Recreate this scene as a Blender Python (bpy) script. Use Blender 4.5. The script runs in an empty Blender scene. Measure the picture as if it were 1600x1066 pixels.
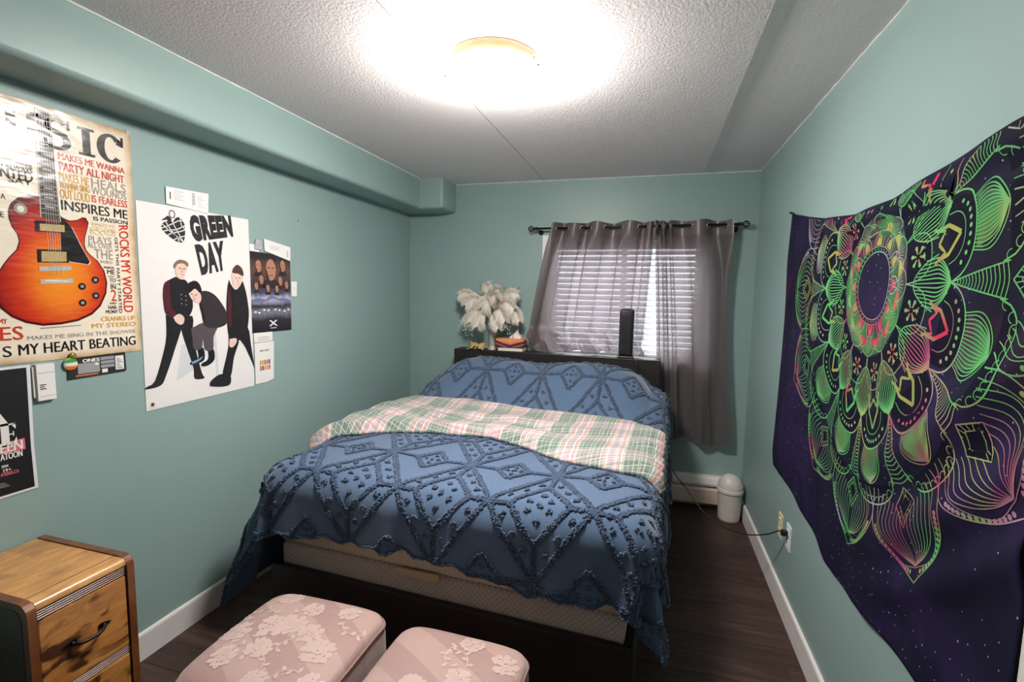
import bpy, bmesh, math, random
import numpy as np
from math import sin, cos, pi, sqrt, atan2, hypot, radians
from mathutils import Matrix, Vector
from mathutils.geometry import tessellate_polygon

random.seed(7)
SC = bpy.context.scene
COL = SC.collection

# ------------------------------------------------------------------ camera, light, exposure
# room: x to the right, y into the room, z up (metres); back wall at y = D
D, L, R, H = 3.789, 1.996, 0.695, 2.44
FPX, YAW, PITCH, ROLL, CAMZ = 758.889, 0.2771, -0.0972, -0.0188, 1.5612

def _rot(yaw, pitch, roll):
    rz = Matrix.Rotation(yaw, 3, 'Z'); rx = Matrix.Rotation(pitch, 3, 'X'); ry = Matrix.Rotation(roll, 3, 'Y')
    return rz @ rx @ ry
_m = _rot(YAW, PITCH, ROLL)
_right, _fwd, _up = _m.col[0], _m.col[1], _m.col[2]
cam_data = bpy.data.cameras.new('camera')
cam_data.sensor_fit = 'HORIZONTAL'; cam_data.sensor_width = 36.0
cam_data.lens = FPX / 1600 * 36.0
cam_data.clip_start = 0.02
cam = bpy.data.objects.new('camera', cam_data); COL.objects.link(cam)
mw = Matrix.Identity(4)
for i in range(3):
    mw[i][0] = _right[i]; mw[i][1] = _up[i]; mw[i][2] = -_fwd[i]
mw[2][3] = CAMZ
cam.matrix_world = mw
SC.camera = cam

SKY_STRENGTH = 6.0
LAMP_STRENGTH = 150.0
EXPOSURE = 0.0
SC.view_settings.view_transform = 'Standard'
SC.view_settings.look = 'None'
SC.view_settings.gamma = 1.0
SC.view_settings.use_curve_mapping = False
SC.view_settings.exposure = EXPOSURE

world = bpy.data.worlds.new('daylight'); SC.world = world
world.use_nodes = True
_bg = world.node_tree.nodes['Background']
_bg.inputs[0].default_value = (0.95, 0.96, 1.0, 1)      # even overcast sky
_bg.inputs[1].default_value = SKY_STRENGTH

# ------------------------------------------------------------------ material helpers
def srgb(r, g, b):
    f = lambda c: (c / 255 / 12.92) if c / 255 <= 0.04045 else ((c / 255 + 0.055) / 1.055) ** 2.4
    return (f(r), f(g), f(b), 1.0)

class NT:
    """small wrapper: node trees with few words"""
    def __init__(self, name):
        self.mat = bpy.data.materials.new(name); self.mat.use_nodes = True
        self.nt = self.mat.node_tree; self.n = self.nt.nodes
        self.bsdf = self.n['Principled BSDF']; self.out = self.n['Material Output']
    def node(self, typ, ins=None, **props):
        nd = self.n.new(typ)
        for k, v in props.items(): setattr(nd, k, v)
        for k, v in (ins or {}).items(): self.put(nd, k, v)
        return nd
    def put(self, nd, k, v):
        s = nd.inputs[k]
        if isinstance(v, bpy.types.NodeSocket): self.nt.links.new(v, s)
        else: s.default_value = v
    def set(self, **kw):
        names = {'col': 'Base Color', 'rough': 'Roughness', 'metal': 'Metallic', 'spec': 'Specular IOR Level',
                 'normal': 'Normal', 'sheen': 'Sheen Weight', 'trans': 'Transmission Weight', 'coat': 'Coat Weight',
                 'ecol': 'Emission Color', 'estr': 'Emission Strength', 'alpha': 'Alpha', 'coatr': 'Coat Roughness', 'ior': 'IOR', 'sheenr': 'Sheen Roughness'}
        for k, v in kw.items(): self.put(self.bsdf, names[k], v)
        return self
    def coord(self, kind='Object', scale=(1, 1, 1), rot=(0, 0, 0), loc=(0, 0, 0)):
        tc = self.node('ShaderNodeTexCoord')
        mp = self.node('ShaderNodeMapping', {0: tc.outputs[kind], 'Scale': scale, 'Rotation': rot, 'Location': loc})
        return mp.outputs[0]
    def noise(self, scale, detail=3, rough=0.5, vec=None, dist=0.0):
        ins = {'Scale': scale, 'Detail': detail, 'Roughness': rough, 'Distortion': dist}
        if vec is not None: ins['Vector'] = vec
        else: ins['Vector'] = self.coord()
        nd = self.node('ShaderNodeTexNoise', ins)
        return nd.outputs[0]
    def voro(self, scale, vec=None, feature='F1', out=0, rand=1.0):
        nd = self.node('ShaderNodeTexVoronoi', {'Scale': scale, 'Randomness': rand, 'Vector': vec if vec is not None else self.coord()}, feature=feature)
        return nd.outputs[out]
    def wave(self, scale, dist=0, detail=2, vec=None, direction='X', dscale=1.0, profile='SIN'):
        nd = self.node('ShaderNodeTexWave', {'Scale': scale, 'Distortion': dist, 'Detail': detail, 'Detail Scale': dscale,
                       'Vector': vec if vec is not None else self.coord()}, bands_direction=direction, wave_profile=profile)
        return nd.outputs[1]
    def ramp(self, fac, stops, interp='LINEAR'):
        nd = self.node('ShaderNodeValToRGB', {0: fac}); cr = nd.color_ramp; cr.interpolation = interp
        while len(cr.elements) < len(stops): cr.elements.new(0.5)
        for e, (p, c) in zip(cr.elements, stops):
            e.position = p; e.color = c if len(c) == 4 else (*c, 1)
        return nd.outputs[0]
    def mix(self, fac, a, b, blend='MIX'):
        nd = self.node('ShaderNodeMix', data_type='RGBA', blend_type=blend)
        self.put(nd, 0, fac); self.put(nd, 6, a); self.put(nd, 7, b)
        return nd.outputs[2]
    def math(self, op, a, b=0.0, c=0.0, clamp=False):
        nd = self.node('ShaderNodeMath', operation=op, use_clamp=clamp)
        self.put(nd, 0, a); self.put(nd, 1, b); self.put(nd, 2, c)
        return nd.outputs[0]
    def bump(self, height, strength=0.3, dist=0.01, normal=None):
        ins = {'Height': height, 'Strength': strength, 'Distance': dist}
        if normal is not None: ins['Normal'] = normal
        return self.node('ShaderNodeBump', ins).outputs[0]
    def sep(self, vec):
        return self.node('ShaderNodeSeparateXYZ', {0: vec}).outputs

def plain(name, col, rough=0.5, spec=0.5, metal=0.0, mott=0.0, mscale=12, bump=0.0, bscale=120, **kw):
    t = NT(name); t.set(rough=rough, spec=spec, metal=metal, **kw)
    if mott > 0:
        f = t.noise(mscale, 4, 0.6)
        dark = tuple(c * (1 - mott) for c in col[:3]) + (1,); lite = tuple(min(1, c * (1 + mott)) for c in col[:3]) + (1,)
        t.set(col=t.ramp(f, [(0.3, dark), (0.7, lite)]))
    else: t.set(col=col)
    if bump > 0: t.set(normal=t.bump(t.noise(bscale, 3, 0.6), bump, 0.004))
    return t.mat

# ------------------------------------------------------------------ mesh helpers
ORG = {}
def tag(o, label=None, cat=None, group=None, kind=None):
    if label: o['label'] = label
    if cat: o['category'] = cat
    if group: o['group'] = group
    if kind: o['kind'] = kind
    return o
def thing(name, loc, label=None, cat=None, group=None, kind=None):
    o = bpy.data.objects.new(name, None); COL.objects.link(o); o.empty_display_size = 0.1
    o.location = loc; ORG[o.name] = Vector(loc)
    return tag(o, label, cat, group, kind)
def part_label(o, label): o['label'] = label; return o

class MB:
    def __init__(self): self.v = []; self.f = []; self.mi = []; self.uv = None
    def add(self, verts, faces, mi=0):
        b = len(self.v); self.v.extend([tuple(p) for p in verts])
        self.f.extend([tuple(i + b for i in f) for f in faces]); self.mi.extend([mi] * len(faces)); return self
    def box(self, x0, x1, y0, y1, z0, z1, mi=0):
        return self.add([(x0, y0, z0), (x1, y0, z0), (x1, y1, z0), (x0, y1, z0), (x0, y0, z1), (x1, y0, z1), (x1, y1, z1), (x0, y1, z1)],
                        [(0, 3, 2, 1), (4, 5, 6, 7), (0, 1, 5, 4), (1, 2, 6, 5), (2, 3, 7, 6), (3, 0, 4, 7)], mi)
    def rbox(self, x0, x1, y0, y1, z0, z1, r=0.01, seg=3, mi=0, M=None):
        bm = bmesh.new(); bmesh.ops.create_cube(bm, size=1.0)
        for v in bm.verts:
            v.co = Vector(((x0 + x1) / 2 + v.co.x * (x1 - x0), (y0 + y1) / 2 + v.co.y * (y1 - y0), (z0 + z1) / 2 + v.co.z * (z1 - z0)))
        bmesh.ops.bevel(bm, geom=bm.edges[:], offset=r, segments=seg, affect='EDGES', profile=0.5)
        bm.verts.index_update()
        vs = [(M @ v.co if M else v.co.copy()) for v in bm.verts]; fs = [[v.index for v in f.verts] for f in bm.faces]
        bm.free(); return self.add(vs, fs, mi)
    def tube(self, pts, r, n=8, mi=0, cap=True):
        pts = [Vector(p) for p in pts]; m = len(pts); rs = r if isinstance(r, (list, tuple)) else [r] * m
        base = len(self.v); up = None
        for i, p in enumerate(pts):
            t = (pts[min(i + 1, m - 1)] - pts[max(i - 1, 0)]).normalized()
            if up is None:
                up = Vector((0, 0, 1)) if abs(t.z) < 0.9 else Vector((1, 0, 0))
            s = t.cross(up).normalized(); up = s.cross(t).normalized()
            for k in range(n):
                a = 2 * pi * k / n; q = p + (s * cos(a) + up * sin(a)) * rs[i]; self.v.append(tuple(q))
        for i in range(m - 1):
            for k in range(n):
                k2 = (k + 1) % n
                self.f.append((base + i * n + k, base + i * n + k2, base + (i + 1) * n + k2, base + (i + 1) * n + k)); self.mi.append(mi)
        if cap:
            self.f.append(tuple(base + k for k in range(n))[::-1]); self.mi.append(mi)
            self.f.append(tuple(base + (m - 1) * n + k for k in range(n))); self.mi.append(mi)
        return self
    def lathe(self, prof, c=(0, 0, 0), n=32, mi=0, M=None):
        base = len(self.v); m = len(prof)
        for (r, z) in prof:
            for k in range(n):
                a = 2 * pi * k / n; q = Vector((c[0] + r * cos(a), c[1] + r * sin(a), c[2] + z))
                self.v.append(tuple(M @ q if M else q))
        for i in range(m - 1):
            for k in range(n):
                k2 = (k + 1) % n
                self.f.append((base + i * n + k, base + i * n + k2, base + (i + 1) * n + k2, base + (i + 1) * n + k)); self.mi.append(mi)
        return self
    def prism(self, poly, fn, t0, t1, mi=0):
        """2-D polygon (a, b) extruded along c from t0 to t1; fn(a, b, c) -> point"""
        n = len(poly); vs = [fn(a, b, t0) for a, b in poly] + [fn(a, b, t1) for a, b in poly]
        tris = tessellate_polygon([[Vector((a, b, 0)) for a, b in poly]])
        fs = [tuple(t) for t in tris] + [tuple(i + n for i in t[::-1]) for t in tris] + [(i, (i + 1) % n, n + (i + 1) % n, n + i) for i in range(n)]
        return self.add(vs, fs, mi)
    def flat(self, poly, fn, mi=0):
        tris = tessellate_polygon([[Vector((a, b, 0)) for a, b in poly]])
        return self.add([fn(a, b) for a, b in poly], [tuple(t) for t in tris], mi)
    def grid(self, nu, nv, fn, mi=0, closed_u=False):
        """fn(i/nu, j/nv) -> point"""
        base = len(self.v); w = nu if closed_u else nu + 1
        for j in range(nv + 1):
            for i in range(w): self.v.append(tuple(fn(i / nu, j / nv)))
        for j in range(nv):
            for i in range(nu):
                i2 = (i + 1) % w
                self.f.append((base + j * w + i, base + j * w + i2, base + (j + 1) * w + i2, base + (j + 1) * w + i)); self.mi.append(mi)
        return self
    def ball(self, c, r, n=8, m=6, mi=0, sc=(1, 1, 1)):
        pr = [(r * sin(pi * i / m) * 1.0, -r * cos(pi * i / m)) for i in range(m + 1)]
        pr[0] = (1e-5, -r); pr[-1] = (1e-5, r)
        M = Matrix.Translation(c) @ Matrix.Diagonal((*sc, 1))
        return self.lathe(pr, (0, 0, 0), n, mi, M)
    def build(self, name, mats, parent=None, smooth=False, label=None, cat=None, group=None, kind=None, origin=None, angle=None):
        v = np.array(self.v, dtype=np.float64)
        if parent is None:
            if origin is None:
                lo, hi = v.min(0), v.max(0); origin = ((lo[0] + hi[0]) / 2, (lo[1] + hi[1]) / 2, lo[2])
        else: origin = ORG[parent.name]
        o_ = Vector(origin)
        me = bpy.data.meshes.new(name)
        me.from_pydata((v - np.array(o_)).tolist(), [], self.f)
        mats = mats if isinstance(mats, (list, tuple)) else [mats]
        for m in mats: me.materials.append(m)
        if len(mats) > 1: me.polygons.foreach_set('material_index', self.mi)
        if smooth: me.polygons.foreach_set('use_smooth', [True] * len(me.polygons))
        if self.uv is not None:
            ul = me.uv_layers.new(name='UVMap'); li = np.zeros(len(me.loops), dtype=np.int32); me.loops.foreach_get('vertex_index', li)
            ul.data.foreach_set('uv', np.array(self.uv, dtype=np.float32)[li].ravel())
        me.update()
        if smooth and angle:
            me.set_sharp_from_angle(angle=radians(angle))
        o = bpy.data.objects.new(name, me); COL.objects.link(o)
        if parent is None: o.location = o_
        else: o.parent = parent
        ORG[o.name] = o_
        return tag(o, label, cat, group, kind)

def again(src, parent, offset, name=None):
    """another piece like src (shared mesh), moved by offset"""
    c = src.copy(); COL.objects.link(c); c.parent = parent; c.location = Vector(src.location) + Vector(offset)
    ORG[c.name] = ORG[src.name] + Vector(offset)
    return c
def solid(o, t, offset=0.0):
    m = o.modifiers.new('thickness', 'SOLIDIFY'); m.thickness = t; m.offset = offset; return o
def sm(t, a, b):
    t = max(0.0, min(1.0, (t - a) / (b - a))); return t * t * (3 - 2 * t)
def smn(t, a, b):
    t = np.clip((t - a) / (b - a), 0, 1); return t * t * (3 - 2 * t)
def spline(pts, n=8):
    """Catmull-Rom through points"""
    P = [Vector(p) for p in pts]; P = [P[0] * 2 - P[1]] + P + [P[-1] * 2 - P[-2]]; out = []
    for i in range(1, len(P) - 2):
        for k in range(n):
            t = k / n; a, b, c, d = P[i - 1], P[i], P[i + 1], P[i + 2]
            out.append(0.5 * ((2 * b) + (c - a) * t + (2 * a - 5 * b + 4 * c - d) * t * t + (3 * b - a - 3 * c + d) * t ** 3))
    out.append(P[-2]); return out
def text_mesh(s, bold=0.0, shear=0.0):
    """letters of the built-in font as (verts2d, faces) scaled to the unit box"""
    cu = bpy.data.curves.new('letters', 'FONT'); cu.body = s; cu.offset = bold; cu.resolution_u = 3; cu.fill_mode = 'FRONT'; cu.space_character = 1.0 + bold * 1.5
    ob = bpy.data.objects.new('letters', cu)
    me = bpy.data.meshes.new_from_object(ob)
    v = np.zeros(len(me.vertices) * 3); me.vertices.foreach_get('co', v); v = v.reshape(-1, 3)[:, :2]
    f = [tuple(p.vertices) for p in me.polygons]
    bpy.data.objects.remove(ob); bpy.data.curves.remove(cu); bpy.data.meshes.remove(me)
    lo, hi = v.min(0), v.max(0)
    return (v - lo) / (hi - lo), f
# ------------------------------------------------------------------ materials of the room
def wall_paint():
    t = NT('teal_wall_paint')
    n = t.noise(1.3, 3, 0.5)
    t.set(col=t.ramp(n, [(0.3, srgb(140, 165, 162)), (0.7, srgb(146, 170, 166))]), rough=0.42, spec=0.4)
    t.set(normal=t.bump(t.noise(160, 2, 0.5), 0.10, 0.002))
    return t.mat
M_WALL = wall_paint()
def ceil_mat():
    t = NT('popcorn_ceiling')
    v = t.voro(120, feature='SMOOTH_F1'); n = t.noise(260, 4, 0.65)
    h = t.math('ADD', t.math('MULTIPLY', v, -1.2), n)
    t.set(col=srgb(234, 228, 227), rough=0.95, spec=0.1, normal=t.bump(h, 0.24, 0.006))
    return t.mat
M_CEIL = ceil_mat()
M_WHITE = plain('white_semigloss', srgb(228, 224, 220), 0.4, mott=0.03, mscale=6)
M_CAULK = plain('white_caulk', srgb(222, 226, 222), 0.7)
def floor_mat():
    t = NT('dark_laminate')
    oi = t.node('ShaderNodeObjectInfo').outputs['Random']
    co = t.coord('Object', (1.2, 14, 1))
    off = t.node('ShaderNodeVectorMath', {0: co}, operation='ADD'); cmb = t.node('ShaderNodeCombineXYZ', {0: t.math('MULTIPLY', oi, 37.0), 1: t.math('MULTIPLY', oi, 91.0), 2: 0.0}); t.put(off, 1, cmb.outputs[0])
    g = t.noise(2.2, 6, 0.62, off.outputs[0], 0.6)
    base = t.ramp(g, [(0.25, srgb(44, 31, 27)), (0.5, srgb(68, 48, 41)), (0.75, srgb(98, 73, 61))])
    tint = t.mix(t.math('MULTIPLY', oi, 0.35), base, srgb(40, 28, 25))
    t.set(col=tint, rough=t.math('ADD', t.math('MULTIPLY', g, 0.2), 0.38), spec=0.4, normal=t.bump(g, 0.12, 0.002))
    return t.mat
M_FLOOR = floor_mat()

# ------------------------------------------------------------------ shell
YF = -1.9                                   # wall behind the camera
WX0, WX1, WZ0, WZ1 = -0.775, 0.345, 1.09, 1.955     # window opening
tag(MB().box(-L - 0.12, -L, YF, D, 0, 2.5).build('wall_left', M_WALL), 'teal painted long wall covered with posters', kind='structure')
tag(MB().box(R, R + 0.12, YF, D, 0, 2.5).build('wall_right', M_WALL), 'teal painted wall carrying the dark mandala tapestry', kind='structure')
wb = MB()
wb.box(-L - 0.12, WX0, D, D + 0.14, 0, 2.5).box(WX1, R + 0.12, D, D + 0.14, 0, 2.5).box(WX0, WX1, D, D + 0.14, 0, WZ0).box(WX0, WX1, D, D + 0.14, WZ1, 2.5)
tag(wb.build('wall_back', M_WALL), 'teal painted end wall with the curtained window', kind='structure')
tag(MB().box(-L - 0.12, R + 0.12, YF - 0.12, YF, 0, 2.5).build('wall_front', M_WALL), 'teal painted wall behind the camera', kind='structure')
# ceiling: two boards meeting at a hairline seam, and a shallow step up to the right
cl = MB()
cl.prism([(-L - 0.1, H), (0.315, H), (0.365, H + 0.009), (R + 0.1, H + 0.009), (R + 0.1, H + 0.1), (-L - 0.1, H + 0.1)], lambda a, b, c: (a, c, b), YF - 0.1, D + 0.1)
ceil = tag(cl.build('ceiling', M_CEIL), 'white popcorn textured ceiling with a shallow step', kind='structure')
seam = MB().box(-0.8425, -0.8395, YF, D, H - 0.0012, H + 0.002).build('seam', plain('grey_ceiling_seam', srgb(168, 163, 160), 0.9), ceil)  # thin grey strip along the joint of the ceiling boards
# bulkhead along the wall-ceiling corner, rounded lower edge, with a short wider box at its far end
SX, SZ = -1.773, 2.212
def rounded_profile(x0, x1, z0, z1, r, n=6):
    pts = [(x0, z1), (x0, z0)]
    for k in range(n + 1):
        a = -pi / 2 + (pi / 2) * k / n; pts.append((x1 - r + r * cos(a), z0 + r + r * sin(a)))
    pts.append((x1, z1)); return pts
sf = MB().prism(rounded_profile(-L - 0.01, SX, SZ, H + 0.02, 0.025), lambda a, b, c: (a, c, b), YF, D + 0.005)
soff = tag(sf.build('ceiling_soffit', M_WALL, smooth=True, angle=40), 'teal boxed soffit running along the top of the poster wall', kind='structure')
bx = MB().rbox(-L - 0.03, -1.578, 3.525, D + 0.08, SZ - 0.004, H + 0.06, 0.022, 4)
bx.build('soffit_end_box', M_WALL, soff, smooth=True, angle=40)
# ragged white caulk line where wall paint meets the ceiling
def caulk(name, p0, p1, up, seed, n=90):
    rnd = random.Random(seed); mb = MB(); P0, P1 = Vector(p0), Vector(p1); pts = []; rs = []
    for i in range(n + 1):
        pts.append(P0.lerp(P1, i / n) + Vector((rnd.uniform(-1, 1) * 0.0008, 0, rnd.uniform(-1, 1) * 0.0012))); rs.append(0.0022 + rnd.random() * 0.0026)
    mb.tube(pts, rs, 5)
    return tag(mb.build(name, M_CAULK), 'ragged white paint line where the wall meets the ceiling', kind='structure')
caulk('trim_1', (R - 0.001, YF, H + 0.006), (R - 0.001, D, H + 0.006), 0, 1)
caulk('trim_2', (SX + 0.001, YF, H - 0.002), (SX + 0.001, 3.53, H - 0.002), 0, 2)
caulk('trim_3', (-1.577, D - 0.001, H - 0.002), (R, D - 0.001, H - 0.002), 0, 3)
# baseboards
def baseboard(name, fn, c0, c1, label):
    prof = [(0, 0), (0.013, 0), (0.013, 0.108), (0.010, 0.115), (0, 0.118)]
    tag(MB().prism(prof, fn, c0, c1).build(name, M_WHITE), label, kind='structure')
baseboard('baseboard_left', lambda a, b, c: (-L + a, c, b), YF, D, 'white baseboard under the poster wall')
baseboard('baseboard_right', lambda a, b, c: (R - a, c, b), 1.057, D, 'white baseboard under the tapestry wall')
# door casing at the near end of the right wall, and the closed door
tag(MB().box(R - 0.018, R + 0.01, 0.985, 1.055, 0, 2.06).box(R - 0.018, R + 0.01, 0.135, 0.205, 0, 2.06).box(R - 0.018, R + 0.01, 0.135, 1.055, 2.06, 2.13).build('trim_4', M_WHITE), 'white door casing beside the tapestry', kind='structure')
dr = tag(MB().box(R - 0.006, R + 0.03, 0.205, 0.985, 0.01, 2.06).build('door_1', M_WHITE), 'white flat door in the tapestry wall', kind='structure')
dk = MB().lathe([(0.001, 0), (0.028, 0), (0.03, 0.004), (0.012, 0.008), (0.01, 0.03), (0.024, 0.038), (0.028, 0.052), (0.02, 0.062), (0.001, 0.064)], n=20, M=Matrix.Translation((R - 0.006, 0.92, 0.98)) @ Matrix.Rotation(-pi / 2, 4, 'Y'))
dk.build('door_knob', plain('brushed_nickel', (0.6, 0.58, 0.55, 1), 0.3, metal=1.0), dr, smooth=True)
# floor: planks running across the room, each one a board with a recessed joint
floor = tag(MB().box(-L - 0.05, R + 0.05, YF - 0.05, D + 0.05, -0.05, -0.004).build('floor', plain('floor_joint', srgb(14, 10, 9), 0.9)), 'dark brown wood laminate floor', kind='structure')
PW, PL = 0.127, 0.90
pm = MB().box(0.0008, PL - 0.0008, 0.0008, PW - 0.0008, -0.004, 0.0)
plank0 = None
rows = int((D - YF) / PW) + 1
rnd = random.Random(4)
for j in range(rows):
    y = YF + j * PW
    st = -rnd.random() * PL
    x = -L + st
    while x < R:
        x0, x1 = max(x, -L), min(x + PL, R); y1 = min(y + PW, D)
        if x1 - x0 > 0.05 and y1 - y > 0.02:
            if x0 == x and x1 == x + PL and y1 == y + PW:
                if plank0 is None:
                    mb = MB().box(x0 + .0008, x1 - .0008, y + .0008, y1 - .0008, -0.004, 0.0)
                    plank0 = mb.build('plank', M_FLOOR, floor); px0 = (x0, y)
                else: again(plank0, floor, (x0 - px0[0], y - px0[1], 0))
            else: MB().box(x0 + .0008, x1 - .0008, y + .0008, y1 - .0008, -0.004, 0.0).build('plank', M_FLOOR, floor)
        x += PL

# ------------------------------------------------------------------ window
M_FRAME = plain('white_window_vinyl', srgb(236, 236, 236), 0.35)
win = thing('window_1', (0, D, WZ0), 'white framed window hidden behind grey curtains', kind='structure')
fr = MB()
for (a, b, c, d) in ((WX0, WX0 + 0.045, WZ0, WZ1), (WX1 - 0.045, WX1, WZ0, WZ1), (WX0, WX1, WZ0, WZ0 + 0.045), (WX0, WX1, WZ1 - 0.045, WZ1), (-0.235, -0.195, WZ0, WZ1)):
    fr.box(a, b, D + 0.07, D + 0.13, c, d)
fr.build('window_frame', M_FRAME, win)
def glass():
    t = NT('window_glass'); tr = t.node('ShaderNodeBsdfTransparent', {0: (0.96, 0.98, 0.98, 1)}); gl = t.node('ShaderNodeBsdfGlossy', {'Roughness': 0.02})
    mx = t.node('ShaderNodeMixShader', {0: 0.06, 1: tr.outputs[0], 2: gl.outputs[0]}); t.nt.links.new(mx.outputs[0], t.out.inputs[0]); return t.mat
M_GLASS = glass()
for a, b in ((WX0 + 0.04, -0.23), (-0.2, WX1 - 0.04)):
    MB().box(a, b, D + 0.098, D + 0.102, WZ0 + 0.04, WZ1 - 0.04).build('pane', M_GLASS, win)
cs = MB()
for (a, b, c, d) in ((WX0 - 0.065, WX0, WZ0 - 0.06, WZ1 + 0.065), (WX1, WX1 + 0.065, WZ0 - 0.06, WZ1 + 0.065), (WX0, WX1, WZ1, WZ1 + 0.065)):
    cs.rbox(a, b, D - 0.018, D + 0.001, c, d, 0.003, 1)
cs.build('window_casing', M_FRAME, win)
MB().rbox(WX0 - 0.07, WX1 + 0.07, D - 0.03, D + 0.075, WZ0 - 0.022, WZ0, 0.006, 2).build('window_sill', M_FRAME, win)
def slat_mat():
    t = NT('white_blind_slat'); d = t.node('ShaderNodeBsdfDiffuse', {0: srgb(238, 238, 240)}); tl = t.node('ShaderNodeBsdfTranslucent', {0: (0.85, 0.87, 0.9, 1)})
    mx = t.node('ShaderNodeMixShader', {0: 0.35, 1: d.outputs[0], 2: tl.outputs[0]}); t.nt.links.new(mx.outputs[0], t.out.inputs[0]); return t.mat
M_SLAT = slat_mat()
bl = thing('window_blind', (-0.2, D + 0.035, WZ0), 'white horizontal slatted blind glowing behind the grey curtains', 'blind')
MB().rbox(WX0 + 0.005, WX1 - 0.005, D + 0.012, D + 0.058, WZ1 - 0.045, WZ1 - 0.002, 0.004, 1).build('headrail', M_FRAME, bl)
PITCHZ = 0.043; zt = WZ1 - 0.07
sl = MB(); tl = radians(43.5)
hw = 0.025
sl.prism([(-hw * cos(tl), -hw * sin(tl)), (0.002, 0.0022), (hw * cos(tl), hw * sin(tl)), (0.0035, 0.0)], lambda a, b, c: (c, D + 0.035 + a, zt + b), WX0 + 0.008, WX1 - 0.008)
s0 = sl.build('slat', M_SLAT, bl)
k = 1
while zt - k * PITCHZ > WZ0 + 0.04:
    again(s0, bl, (0, 0, -k * PITCHZ)); k += 1
MB().rbox(WX0 + 0.008, WX1 - 0.008, D + 0.015, D + 0.055, WZ0 + 0.012, WZ0 + 0.03, 0.003, 1).build('bottom_rail', M_FRAME, bl)
for x in (WX0 + 0.12, -0.2, WX1 - 0.12):
    MB().tube([(x, D + 0.035, WZ1 - 0.03), (x, D + 0.035, WZ0 + 0.02)], 0.0012, 5).build('lift_cord', M_FRAME, bl)

# baseboard heater along the back wall
M_HEAT = plain('cream_heater_enamel', srgb(226, 208, 192), 0.4)
ht = thing('baseboard_heater', (-0.6, D - 0.035, 0.0), 'long cream baseboard heater low on the window wall', 'heater')
MB().prism([(0.002, 0.03), (0.05, 0.03), (0.065, 0.045), (0.065, 0.145), (0.045, 0.17), (0.045, 0.18), (0.002, 0.18)], lambda a, b, c: (c, D - a, b), -L + 0.015, R - 0.02).build('heater_cover', M_HEAT, ht)
MB().prism([(0.002, 0.18), (0.07, 0.18), (0.072, 0.195), (0.055, 0.235), (0.045, 0.245), (0.002, 0.245)], lambda a, b, c: (c, D - a, b), -L + 0.015, R - 0.02).build('heater_hood', plain('white_heater_enamel', srgb(232, 226, 220), 0.35), ht)
for x in (-L + 0.15, -0.8, 0.2):
    MB().box(x, x + 0.02, D - 0.05, D - 0.003, 0.0, 0.03).build('foot', M_HEAT, ht)

# ------------------------------------------------------------------ ceiling lamp
LX, LY = -0.612, 1.83
def lampglass():
    t = NT('lit_frosted_glass'); t.set(col=(0.9, 0.9, 0.9, 1), rough=0.3, ecol=(1.0, 0.955, 0.915, 1), estr=LAMP_STRENGTH); return t.mat
lamp = thing('ceiling_lamp', (LX, LY, H), 'glowing frosted glass dome light flush on the ceiling', 'lamp')
bowl = [(1e-4, -0.150)]
for i in range(1, 13):
    a = (pi / 2) * i / 12; bowl.append((0.172 * sin(a), -0.056 - 0.094 * cos(a)))
bowl += [(0.178, -0.052), (0.180, -0.048)]
MB().lathe(bowl, (LX, LY, H), 48).build('lamp_shade', lampglass(), lamp, smooth=True)
MB().lathe([(1e-4, 0.0), (0.164, 0.0), (0.168, -0.004), (0.168, -0.036), (0.162, -0.040), (1e-4, -0.040)], (LX, LY, H - 0.0005), 64).build('ceiling_pan', plain('cream_lamp_pan', srgb(86, 64, 42), 0.6, spec=0.2), lamp, smooth=True, angle=50)
M_NICK = plain('satin_nickel', (0.45, 0.44, 0.42, 1), 0.35, metal=1.0)
for a in (-12, 108, 190):
    c, s = cos(radians(a)), sin(radians(a))
    mb = MB(); q = Vector((LX + 0.180 * c, LY + 0.180 * s, H))
    mb.tube([q + Vector((-0.016 * c, -0.016 * s, -0.026)), q + Vector((0, 0, -0.032)), q + Vector((0, 0, -0.05)), q + Vector((-0.012 * c, -0.012 * s, -0.058))], 0.004, 8)
    mb.ball(q + Vector((0.003 * c, 0.003 * s, -0.052)), 0.0085, 10, 6)
    mb.build('clip', M_NICK, lamp, smooth=True)
# ------------------------------------------------------------------ bed (stands about 3 degrees off square)
BTH = radians(-2.8); BF = Vector((-0.04, 1.655, 0))
_eu = Vector((cos(BTH), sin(BTH), 0)); _ev = Vector((-sin(BTH), cos(BTH), 0))
BM = Matrix.Translation(BF) @ Matrix.Rotation(BTH, 4, 'Z')
def bw(u, v, z): return BM @ Vector((u, v, z))
M_BLACK = plain('black_brown_veneer', srgb(34, 29, 28), 0.45, mott=0.12, mscale=9)
bed = thing('bed_frame', bw(-0.77, 0.95, 0), 'black brown wooden bed frame with tall box headboard', 'bed')
hb = MB().rbox(-1.567, 0.027, 1.885, 2.035, 0.0, 1.113, 0.004, 2, M=BM)
HB = hb.build('headboard', M_BLACK, bed)
fr = MB().rbox(-1.565, 0.025, -0.012, 0.02, 0.0, 0.325, 0.004, 2, M=BM).build('foot_rail', M_BLACK, bed)
for (a, b) in ((-1.575, -1.545), (0.005, 0.035)):
    MB().rbox(a, b, 0.0, 1.885, 0.0, 0.325, 0.004, 2, M=BM).build('side_rail', M_BLACK, bed)

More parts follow.
